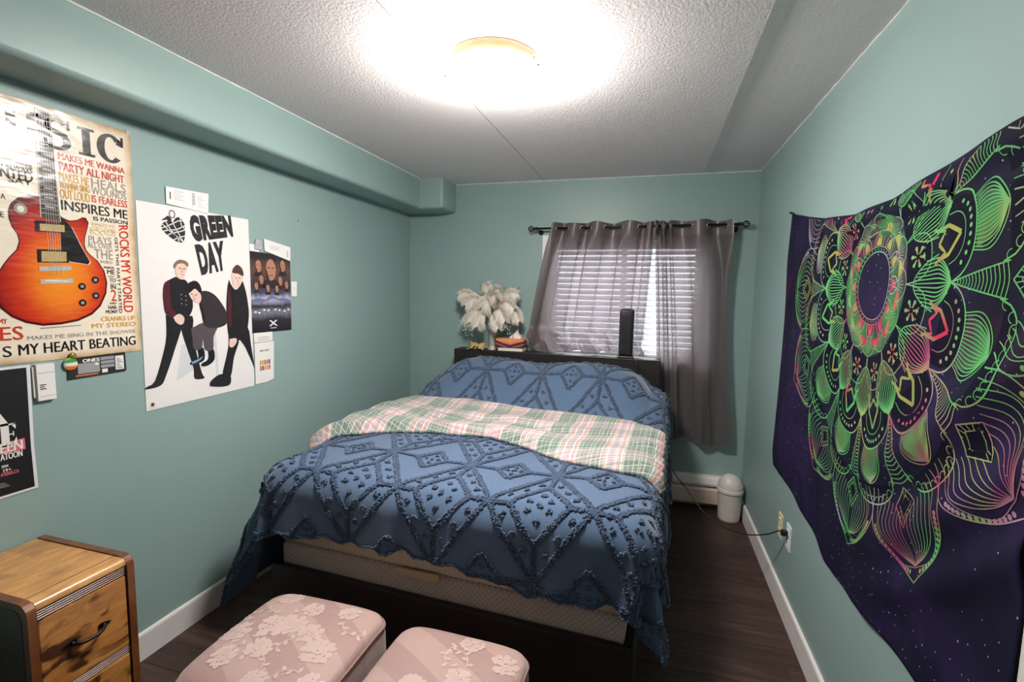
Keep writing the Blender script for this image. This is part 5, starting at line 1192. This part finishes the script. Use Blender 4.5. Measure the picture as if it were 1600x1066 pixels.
for (z0, z1) in ((0.406, 0.639), (0.132, 0.376)):
    dw = MB().rbox(NX1 - 0.02, NX1 - 0.005, ya + 0.002, yb - 0.002, z0, z1, 0.003, 2).build('drawer_front', M_BURL, ns)
    zc = (z0 + z1) / 2; yc = (ya + yb) / 2
    mb = MB()
    mb.tube([v for v in spline([(NX1 - 0.004, yc - 0.042, zc), (NX1 + 0.010, yc - 0.037, zc - 0.001), (NX1 + 0.018, yc - 0.020, zc - 0.004), (NX1 + 0.019, yc, zc - 0.005), (NX1 + 0.018, yc + 0.020, zc - 0.004), (NX1 + 0.010, yc + 0.037, zc - 0.001), (NX1 - 0.004, yc + 0.042, zc)], 5)], 0.0052, 8)
    for s in (-1, 1):
        c0 = yc + s * 0.042
        mb.prism([(c0 - s * 0.012, zc - 0.006), (c0 - s * 0.004, zc - 0.009), (c0 + s * 0.008, zc - 0.005), (c0 + s * 0.024, zc), (c0 + s * 0.008, zc + 0.007), (c0 - s * 0.004, zc + 0.009), (c0 - s * 0.012, zc + 0.006)], lambda a, b, c: (c, a, b), NX1 - 0.0055, NX1 - 0.001)
        mb.ball((NX1 + 0.001, c0, zc), 0.007, 10, 6)
    mb.build('pull', M_IRON, dw, smooth=True, angle=50)
MB().box(NX0 + 0.002, NX1 - 0.03, ya, yb, 0.0, 0.05).build('plinth', M_DARKW, ns)

# ------------------------------------------------------------------ two upholstered footstools
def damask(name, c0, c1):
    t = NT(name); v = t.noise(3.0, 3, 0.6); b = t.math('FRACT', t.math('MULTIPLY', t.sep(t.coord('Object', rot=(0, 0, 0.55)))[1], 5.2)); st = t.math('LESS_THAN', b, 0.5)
    c = t.mix(st, c0, c1); c = t.mix(t.math('MULTIPLY', v, 0.35), c, srgb(196, 166, 156))  # lighter bands paint the sheen of the weave into the colour
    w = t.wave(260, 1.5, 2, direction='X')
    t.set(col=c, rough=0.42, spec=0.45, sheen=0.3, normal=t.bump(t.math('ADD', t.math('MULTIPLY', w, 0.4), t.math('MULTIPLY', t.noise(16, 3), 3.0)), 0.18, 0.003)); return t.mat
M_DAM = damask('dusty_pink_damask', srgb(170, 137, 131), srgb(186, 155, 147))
M_FLW = plain('pale_woven_flower', srgb(206, 180, 171), 0.34, spec=0.5, sheen=0.3)
M_PIPE = plain('mauve_piping', srgb(150, 116, 110), 0.5)
M_LEG = plain('black_plastic_foot', srgb(18, 17, 17), 0.6)
def footstool(name, label, x0, x1, y0, y1, zt, rot, seed, nfl):
    cx, cy = (x0 + x1) / 2, (y0 + y1) / 2; hx, hy = (x1 - x0) / 2, (y1 - y0) / 2; rnd = random.Random(seed)
    RM = Matrix.Translation((cx, cy, 0)) @ Matrix.Rotation(rot, 4, 'Z')
    o = thing(name, (cx, cy, 0), label, 'footstool', 'pink damask footstools at the foot of the bed')
    rc = 0.055
    def outline(off, n=10):
        pts = []
        for (sx, sy, a0) in ((1, -1, -pi / 2), (1, 1, 0), (-1, 1, pi / 2), (-1, -1, pi)):
            for k in range(n + 1):
                a = a0 + (pi / 2) * k / n; pts.append((sx * (hx - rc) + (rc + off) * cos(a), sy * (hy - rc) + (rc + off) * sin(a)))
        # long edges get inner points so that the sides can bulge
        out = []
        for i, p in enumerate(pts):
            q = pts[(i + 1) % len(pts)]; d = hypot(q[0] - p[0], q[1] - p[1]); m_ = max(1, int(d / 0.03))
            for k in range(m_): out.append((p[0] + (q[0] - p[0]) * k / m_, p[1] + (q[1] - p[1]) * k / m_))
        return out
    ol = outline(0); n = len(ol)
    def ztop(x, y):
        ex = min(1, abs(x) / hx); ey = min(1, abs(y) / hy)
        return zt - 0.026 * (ex ** 5) - 0.026 * (ey ** 5) + 0.004 * sin(9 * x + seed) * cos(8 * y)
    # skirt
    mb = MB(); lv = [(0.045, -0.012), (0.06, -0.004), (0.15, 0.004), (0.25, 0.006), (zt - 0.07, 0.004), (zt - 0.042, 0.0)]
    for (z, off) in lv:
        oo = outline(off)
        for p in oo: mb.v.append(tuple(RM @ Vector((p[0], p[1], z + (0.0 if z < 0.3 else ztop(p[0] * .98, p[1] * .98) - zt + 0.02)))))
    for j in range(len(lv) - 1):
        for i in range(n): mb.f.append((j * n + i, j * n + (i + 1) % n, (j + 1) * n + (i + 1) % n, (j + 1) * n + i)); mb.mi.append(0)
    mb.f.append(tuple(range(n))[::-1]); mb.mi.append(0)
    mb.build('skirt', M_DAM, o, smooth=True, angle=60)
    # cushion top: rings shrinking to the middle
    mb = MB(); rings = [1.0, 0.995, 0.975, 0.94, 0.88, 0.78, 0.62, 0.42, 0.2]
    for k, s in enumerate(rings):
        for p in ol:
            x, y = p[0] * s, p[1] * s; z = (ztop(p[0] * .98, p[1] * .98) - 0.022) if k == 0 else ztop(x, y) - (0.012 if k == 1 else 0.003 if k == 2 else 0)
            mb.v.append(tuple(RM @ Vector((x, y, z))))
    for j in range(len(rings) - 1):
        for i in range(n): mb.f.append((j * n + i, j * n + (i + 1) % n, (j + 1) * n + (i + 1) % n, (j + 1) * n + i)); mb.mi.append(0)
    b = len(mb.v); mb.v.append(tuple(RM @ Vector((0, 0, ztop(0, 0))))); q0 = (len(rings) - 1) * n
    for i in range(n): mb.f.append((q0 + i, q0 + (i + 1) % n, b)); mb.mi.append(0)
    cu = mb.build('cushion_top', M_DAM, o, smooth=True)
    mb = MB(); pp = [RM @ Vector((p[0] * 1.004, p[1] * 1.004, ztop(p[0] * .98, p[1] * .98) - 0.022)) for p in ol]; mb.tube(pp + pp[:2], 0.0045, 8); mb.build('piping', M_PIPE, o, smooth=True)
    # woven flowers
    fl = MB()
    def P3(x, y, h=0.0009): return tuple(RM @ Vector((x, y, ztop(x, y) - (0.012 if max(abs(x) / hx, abs(y) / hy) > .985 else 0) + h)))
    def leafshape(x, y, a, l, w, h=0.0009):
        pts = []
        for k in range(7): t = k / 6; pts.append((t * l, w * sin(pi * t) ** 0.8))
        poly = pts + [(t_, -w_) for t_, w_ in pts[::-1][1:-1]]
        q = [(x + c * cos(a) - s * sin(a), y + c * sin(a) + s * cos(a)) for c, s in poly]
        if all(abs(u) < hx * 0.97 and abs(v) < hy * 0.97 for u, v in q): fl.flat(q, lambda u, v: P3(u, v, h))
    for k in range(nfl):
        fx0, fy0 = rnd.uniform(-hx, hx) * 0.85, rnd.uniform(-hy, hy) * 0.85; s = rnd.uniform(0.8, 1.2)
        if k < len(FLSPOT): fx0, fy0 = FLSPOT[k][0] * hx, FLSPOT[k][1] * hy
        for ringk, (cnt, rr, ll, ww) in enumerate(((13, 0.024, 0.026, 0.0105), (9, 0.012, 0.020, 0.0095), (5, 0.002, 0.014, 0.008))):
            for i in range(cnt):
                a = 2 * pi * i / cnt + rnd.uniform(-0.2, 0.2); leafshape(fx0 + rr * s * cos(a), fy0 + rr * s * sin(a), a + rnd.uniform(-.2, .2), ll * s * rnd.uniform(0.7, 1.1), ww * s, 0.0008 + 0.0003 * ringk)
        a0 = rnd.uniform(0, 2 * pi); x, y = fx0 + 0.05 * s * cos(a0), fy0 + 0.05 * s * sin(a0); a = a0
        for i in range(11):
            nx, ny = x + 0.011 * cos(a), y + 0.011 * sin(a); leafshape(x, y, a, 0.014, 0.0022); 
            if i % 2 == 0: leafshape(nx, ny, a + 1.1 * (1 if i % 4 else -1), 0.022, 0.006)
            x, y = nx, ny; a += 0.22
    f_ = fl.build('woven_flowers', M_FLW, cu); f_['kind'] = 'stuff'
    for sx in (-1, 1):
        for sy in (-1, 1):
            q = RM @ Vector((sx * (hx - 0.06), sy * (hy - 0.06), 0)); MB().lathe([(0.001, 0), (0.016, 0), (0.02, 0.05), (0.001, 0.05)], q, 14).build('leg', M_LEG, o, smooth=True, angle=40)
    return o
FLSPOT = [(-0.55, -0.55), (0.1, -0.75), (-0.35, 0.1), (0.25, 0.15), (0.55, -0.1), (-0.6, 0.75), (0.5, 0.7), (-0.05, 0.6), (0.8, -0.6), (-0.9, -0.1)]
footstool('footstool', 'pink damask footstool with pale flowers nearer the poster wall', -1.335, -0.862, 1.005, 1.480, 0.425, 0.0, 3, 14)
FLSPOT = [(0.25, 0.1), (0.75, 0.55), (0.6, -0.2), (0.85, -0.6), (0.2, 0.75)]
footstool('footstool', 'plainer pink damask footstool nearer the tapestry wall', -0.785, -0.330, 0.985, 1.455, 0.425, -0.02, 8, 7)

# ------------------------------------------------------------------ swing-lid bin
M_BIN = plain('pale_marbled_plastic', srgb(214, 208, 200), 0.45, mott=0.08, mscale=45)
bc = (0.592, 3.605)
bn = thing('waste_bin', (bc[0], bc[1], 0), 'small off white swing lid bin in the corner', 'bin')
MB().lathe([(0.001, 0.0), (0.066, 0.0), (0.07, 0.004), (0.072, 0.02), (0.080, 0.20), (0.083, 0.215), (0.080, 0.215), (0.076, 0.2), (0.068, 0.01), (0.001, 0.01)], (*bc, 0), 40).build('body', M_BIN, bn, smooth=True, angle=40)
lid = MB().lathe([(0.084, 0.205), (0.087, 0.207), (0.087, 0.230), (0.084, 0.234)] + [(0.083 * cos(a), 0.236 + 0.093 * sin(a)) for a in [pi / 2 * k / 10 for k in range(10)]] + [(0.001, 0.329)], (*bc, 0), 40).build('lid', M_BIN, bn, smooth=True, angle=40)
pts = []
for k in range(13):
    a = radians(205 + k * 11); zz = 0.262 + 0.02 * sin(pi * k / 12) * -1; rr = 0.083 * cos(math.asin(min(1, (zz - 0.236) / 0.093))) + 0.001; pts.append((bc[0] + rr * cos(a), bc[1] + rr * sin(a), zz))
MB().tube(pts, 0.0022, 6).build('flap_lip', M_BIN, lid, smooth=True)

# ------------------------------------------------------------------ wall outlets, plug and cord
def outlet(label, yc, zc, col):
    mt_ = plain('outlet_plastic', col, 0.35)
    o = thing('outlet_plate', (R, yc, zc), label, 'outlet')
    MB().rbox(R - 0.006, R + 0.001, yc - 0.037, yc + 0.037, zc - 0.062, zc + 0.062, 0.003, 2).build('plate', mt_, o)
    for s in (-1, 1):
        q = MB().rbox(R - 0.009, R - 0.004, yc - 0.017, yc + 0.017, zc + s * 0.026 - 0.016, zc + s * 0.026 + 0.016, 0.003, 2).build('socket', mt_, o)
        sl_ = MB()
        for d in (-0.006, 0.006): sl_.box(R - 0.0094, R - 0.0085, yc + d - 0.001, yc + d + 0.001, zc + s * 0.026 - 0.002, zc + s * 0.026 + 0.008)
        sl_.build('slot', M_PIN, q)
    MB().lathe([(0.0005, 0.0015), (0.003, 0.0012), (0.0035, 0)], n=12, M=Matrix.Translation((R - 0.006, yc, zc)) @ Matrix.Rotation(-pi / 2, 4, 'Y')).build('screw', M_NICK, o)
    return o
outlet('cream outlet plate farther from the camera beneath the tapestry', 2.700, 0.395, srgb(226, 212, 176))
outlet('white outlet plate with a black plug in it', 2.548, 0.405, srgb(232, 232, 230))
M_CORD = plain('black_rubber_cord', srgb(22, 21, 22), 0.45)
cd = thing('power_cord', (0.68, 2.55, 0.40), 'thin black power cord running from behind the bed to the outlet', 'cord')
path = [(-0.115, 3.56, 1.125), (-0.10, 3.50, 1.119), (-0.085, 3.463, 1.10), (-0.06, 3.455, 1.02), (0.03, 3.46, 0.93), (0.125, 3.40, 0.80), (0.145, 3.26, 0.60), (0.16, 3.19, 0.485), (0.271, 3.10, 0.362), (0.356, 3.0, 0.285), (0.45, 2.9, 0.258), (0.546, 2.78, 0.285), (0.620, 2.66, 0.355), (0.655, 2.585, 0.415), (0.668, 2.552, 0.425)]
MB().tube(spline(path, 10), 0.0032, 8).build('cord', M_CORD, cd, smooth=True)
MB().rbox(R - 0.038, R - 0.0085, 2.535, 2.561, 0.412, 0.440, 0.006, 3).build('plug', M_CORD, cd)

# ------------------------------------------------------------------ things on the headboard
HT = 1.1135
# tower fan
M_FAN = plain('black_fan_plastic', srgb(24, 24, 26), 0.4); M_FAN2 = plain('grey_fan_grille', srgb(52, 54, 56), 0.45)
fx, fy = -0.163, 3.592
fan = thing('tower_fan', (fx, fy, HT), 'black tower fan standing on the headboard before the curtain', 'fan')
MB().rbox(fx - 0.056, fx + 0.056, fy - 0.05, fy + 0.05, HT, HT + 0.016, 0.006, 2).build('base', M_FAN, fan)
MB().rbox(fx - 0.05, fx + 0.05, fy - 0.042, fy + 0.046, HT + 0.016, HT + 0.352, 0.014, 4).build('housing', M_FAN, fan, smooth=True, angle=40)
g0 = MB().rbox(fx - 0.036, fx + 0.018, fy - 0.0465, fy - 0.040, HT + 0.035, HT + 0.039, 0.0012, 1).build('grille_slat', M_FAN2, fan)
for k in range(1, 27): again(g0, fan, (0, 0, k * 0.0105))
MB().box(fx - 0.04, fx - 0.036, fy - 0.0465, fy - 0.040, HT + 0.03, HT + 0.32).box(fx + 0.018, fx + 0.022, fy - 0.0465, fy - 0.040, HT + 0.03, HT + 0.32).build('grille_frame', M_FAN2, fan)
MB().box(fx - 0.03, fx + 0.03, fy - 0.03, fy + 0.01, HT + 0.352, HT + 0.3545).build('control_panel', M_FAN2, fan)
# tissue box on a book
bk = thing('book', (-1.037, 3.655, HT), 'closed white hardback book lying under the tissue box', 'book')
bx0, bx1, by0, by1 = -1.140, -0.935, 3.595, 3.715
MB().box(bx0, bx1, by0, by1, HT + 0.0005, HT + 0.0035).box(bx0, bx1, by0, by1, HT + 0.0285, HT + 0.0315).box(bx0, bx1, by1 - 0.003, by1, HT + 0.0005, HT + 0.0315).build('cover', plain('dark_book_cloth', srgb(58, 40, 46), 0.6), bk)
MB().box(bx0 + 0.004, bx1 - 0.004, by0 + 0.003, by1 - 0.003, HT + 0.0035, HT + 0.0285).build('pages', plain('book_pages', srgb(236, 228, 214), 0.8, mott=0.03, mscale=200), bk)
tz = HT + 0.032
def tiss():
    t = NT('orange_violet_carton'); x, y, z = t.sep(t.coord('Object'))
    a = t.math('ADD', t.math('MULTIPLY', z, 14), t.math('MULTIPLY', t.math('ABSOLUTE', t.math('SUBTRACT', t.math('FRACT', t.math('MULTIPLY', x, 4.6)), 0.5)), 0.9))
    c = t.ramp(t.math('ADD', a, t.math('MULTIPLY', t.math('SUBTRACT', t.noise(35, 3), 0.5), 0.2)), [(0.0, srgb(96, 40, 36)), (0.3, srgb(206, 120, 84)), (0.40, srgb(74, 44, 86)), (0.66, srgb(92, 56, 96)), (0.72, srgb(238, 134, 74)), (1.0, srgb(242, 160, 104))], 'CONSTANT')
    t.set(col=c, rough=0.4); return t.mat
tb = thing('tissue_box', (-1.043, 3.655, tz), 'orange and purple tissue box on the white book', 'tissue box')
MB().rbox(-1.155, -0.93, 3.597, 3.712, tz, tz + 0.066, 0.002, 1).build('carton', tiss(), tb)
tt_ = MB(); rnd = random.Random(5)
def tissue(s, t):
    w = 0.055 * (1 - t) + 0.014 * t; x = -1.015 + (s - 0.5) * 2 * w * (0.8 + 0.3 * sin(t * 5)) + 0.02 * t; y = 3.655 + 0.018 * sin(s * 9 + t * 3) * (1 - 0.4 * t); z = tz + 0.062 + 0.075 * t * (1 - 0.35 * abs(s - 0.55)) + 0.006 * sin(s * 14); return (x, y, z)
tt_.grid(22, 12, tissue); q_ = tt_.build('tissue', plain('white_tissue', srgb(240, 240, 240), 0.9), tb, smooth=True); solid(q_, 0.001)
# vase of feathers
vx, vy = -1.205, 3.665
def vglass():
    t = NT('milky_vase_glass'); t.set(col=srgb(214, 204, 190), rough=0.15, spec=0.6, trans=0.35, coat=0.4); return t.mat
vs = thing('feather_vase', (vx, vy, HT), 'slim glass vase of white ostrich feathers on the headboard', 'vase')
MB().lathe([(0.001, 0.0), (0.036, 0.0), (0.037, 0.006), (0.026, 0.016), (0.023, 0.04), (0.025, 0.10), (0.034, 0.19), (0.0365, 0.20), (0.033, 0.198), (0.022, 0.10), (0.019, 0.03), (0.001, 0.02)], (vx, vy, HT), 28).build('vase', vglass(), vs, smooth=True)
M_FEA = plain('ivory_feather', srgb(232, 224, 212), 0.9, sheen=0.3); M_QUI = plain('feather_quill', srgb(206, 190, 160), 0.6)
rnd = random.Random(21)
def plume(tip, mid, droop, width, seed):
    r = random.Random(seed); p0 = Vector((vx + r.uniform(-.012, .012), vy + r.uniform(-.012, .012), HT + 0.12)); tip, mid = Vector(tip), Vector(mid)
    end = tip + Vector(droop); line = spline([p0, mid, tip, end], 14); n = len(line)
    q = MB().tube(line, [0.0022 * (1 - 0.75 * i / n) for i in range(n)], 5)
    qo = q.build('quill', M_QUI, vs, smooth=True)
    mb = MB(); start = int(n * 0.36)
    for i in range(start, n - 1):
        t = (i - start) / (n - 1 - start); d = (line[i + 1] - line[i]).normalized()
        side = d.cross(Vector((0, -1, 0.2))); side = side.normalized() if side.length > 1e-3 else Vector((1, 0, 0)); up = side.cross(d).normalized()
        L_ = 1.25 * width * (0.45 + 0.75 * sin(pi * min(1, t * 0.8 + 0.15)) )
        for k in range(20):
            for s in (-1, 1):
                a = r.uniform(-1.0, 1.0); l = L_ * r.uniform(0.55, 1.05); base = line[i].lerp(line[i + 1], r.random())
                dirv = (side * s * cos(a) + up * sin(a) * 0.9 + d * r.uniform(0.35, 0.9)).normalized()
                m1 = base + dirv * l * 0.55; m2 = base + dirv * l + Vector((0, 0, -l * r.uniform(0.25, 0.65)))
                wv = d.cross(dirv); wv = (wv.normalized() if wv.length > 1e-3 else up) ; ww = r.uniform(0.0013, 0.0024)
                sidew = dirv.cross(wv).normalized() * ww
                mb.add([base - sidew, base + sidew, m1 + sidew, m1 - sidew, m2], [(0, 1, 2, 3), (3, 2, 4)])
    mb.build('barbs', M_FEA, qo)['kind'] = 'stuff'
Z0 = HT
for i, (tx, ty, tz_, dx, dz, w) in enumerate([(-1.245, 3.65, Z0 + 0.49, 0.03, 0.03, 0.05), (-1.19, 3.67, Z0 + 0.47, 0.03, 0.01, 0.055), (-1.40, 3.63, Z0 + 0.44, -0.07, -0.01, 0.05), (-1.34, 3.60, Z0 + 0.40, -0.06, -0.05, 0.06), (-1.06, 3.64, Z0 + 0.45, 0.07, 0.0, 0.05), (-1.08, 3.60, Z0 + 0.38, 0.07, -0.05, 0.06),
        (-1.31, 3.59, Z0 + 0.31, -0.05, -0.09, 0.062), (-1.12, 3.57, Z0 + 0.32, 0.05, -0.08, 0.06), (-1.22, 3.58, Z0 + 0.39, -0.03, -0.05, 0.065), (-1.27, 3.57, Z0 + 0.27, -0.02, -0.08, 0.055), (-1.02, 3.62, Z0 + 0.32, 0.05, -0.08, 0.05), (-1.15, 3.56, Z0 + 0.26, 0.03, -0.08, 0.045), (-1.37, 3.62, Z0 + 0.27, -0.05, -0.06, 0.045), (-1.17, 3.6, Z0 + 0.43, 0.02, -0.02, 0.06)]):
    plume((tx, ty, tz_), ((vx + tx) / 2 + 0.01, (vy + ty) / 2, HT + 0.12 + (tz_ - HT) * 0.55), (dx, -0.02, dz), w, 100 + i)
M_TWIG = plain('dark_twig', srgb(62, 64, 60), 0.7)
for pth in ([(vx, vy, HT + 0.1), (-1.19, 3.60, HT + 0.30), (-1.21, 3.585, HT + 0.42), (-1.27, 3.58, HT + 0.46), (-1.285, 3.58, HT + 0.52)], [(vx, vy, HT + 0.1), (-1.185, 3.60, HT + 0.36), (-1.195, 3.59, HT + 0.47)], [(vx, vy, HT + 0.1), (-1.08, 3.64, HT + 0.40), (-0.985, 3.66, HT + 0.50)], [(vx, vy, HT + 0.1), (-1.12, 3.66, HT + 0.40), (-1.12, 3.68, HT + 0.50)]):
    MB().tube(spline(pth, 8), 0.0022, 6).build('twig', M_TWIG, vs, smooth=True)
lf = MB()
def tanleaf(s, t): a = (s - 0.5) * 2; w = 0.026 * sin(pi * min(1, t * 0.9 + 0.08)); return (-1.185 + 0.05 * t + a * w, 3.555 - 0.012 * a * a, HT + 0.18 + 0.10 * t)
lf.grid(6, 8, tanleaf); q_ = lf.build('dried_leaf', plain('tan_dried_leaf', srgb(168, 148, 112), 0.7), vs, smooth=True); solid(q_, 0.0012)
for pth, seed in (([(vx, vy, HT + 0.12), (-1.27, 3.60, HT + 0.22), (-1.37, 3.585, HT + 0.17)], 1), ([(vx, vy, HT + 0.12), (-1.28, 3.59, HT + 0.24), (-1.41, 3.58, HT + 0.21)], 2), ([(vx, vy, HT + 0.12), (-1.12, 3.60, HT + 0.22), (-1.06, 3.58, HT + 0.19)], 3)):
    sp = spline(pth, 8); mb = MB().tube(sp, 0.0008, 4); r = random.Random(seed)
    for k in range(16):
        c = sp[-1] + Vector((r.uniform(-0.05, 0.04), r.uniform(-0.02, 0.02), r.uniform(-0.06, 0.04))); mb.tube([sp[-4], c], 0.0005, 4); mb.ball(c, 0.0042, 6, 5)
    mb.build('bead_spray', plain('clear_white_bead', srgb(226, 232, 230), 0.2), vs, smooth=True)
# burlap bow at the foot of the vase
bw_ = thing('ribbon_bow', (-1.318, 3.635, HT), 'tan burlap ribbon bow beside the feather vase', 'bow')
M_BUR = plain('tan_burlap', srgb(200, 168, 118), 0.85, mott=0.12, mscale=60, bump=0.5, bscale=300)
for s in (-1, 1):
    def loop(u, v, s=s):
        a = 2 * pi * u; return (-1.318 + s * (0.031 - 0.031 * cos(a)) + 0.006 * (v - 0.5), 3.63 + 0.022 * sin(a), HT + 0.004 + v * (0.030 + 0.024 * sin(a / 2)) + 0.003 * sin(a * 4 + v * 3))
    q_ = MB().grid(26, 6, loop).build('loop', M_BUR, bw_, smooth=True); solid(q_, 0.0015)
    def tail(u, v, s=s): return (-1.318 + s * (0.01 + 0.058 * u), 3.60 - 0.012 * u + (v - 0.5) * 0.034, HT + 0.003 + 0.024 * (1 - u) ** 2 + 0.004 * (1 + sin(u * 12 + v * 5)))
    q_ = MB().grid(18, 4, tail).build('tail', M_BUR, bw_, smooth=True); solid(q_, 0.0015)
MB().rbox(-1.330, -1.306, 3.605, 3.655, HT + 0.012, HT + 0.044, 0.008, 3).build('knot', M_BUR, bw_, smooth=True)
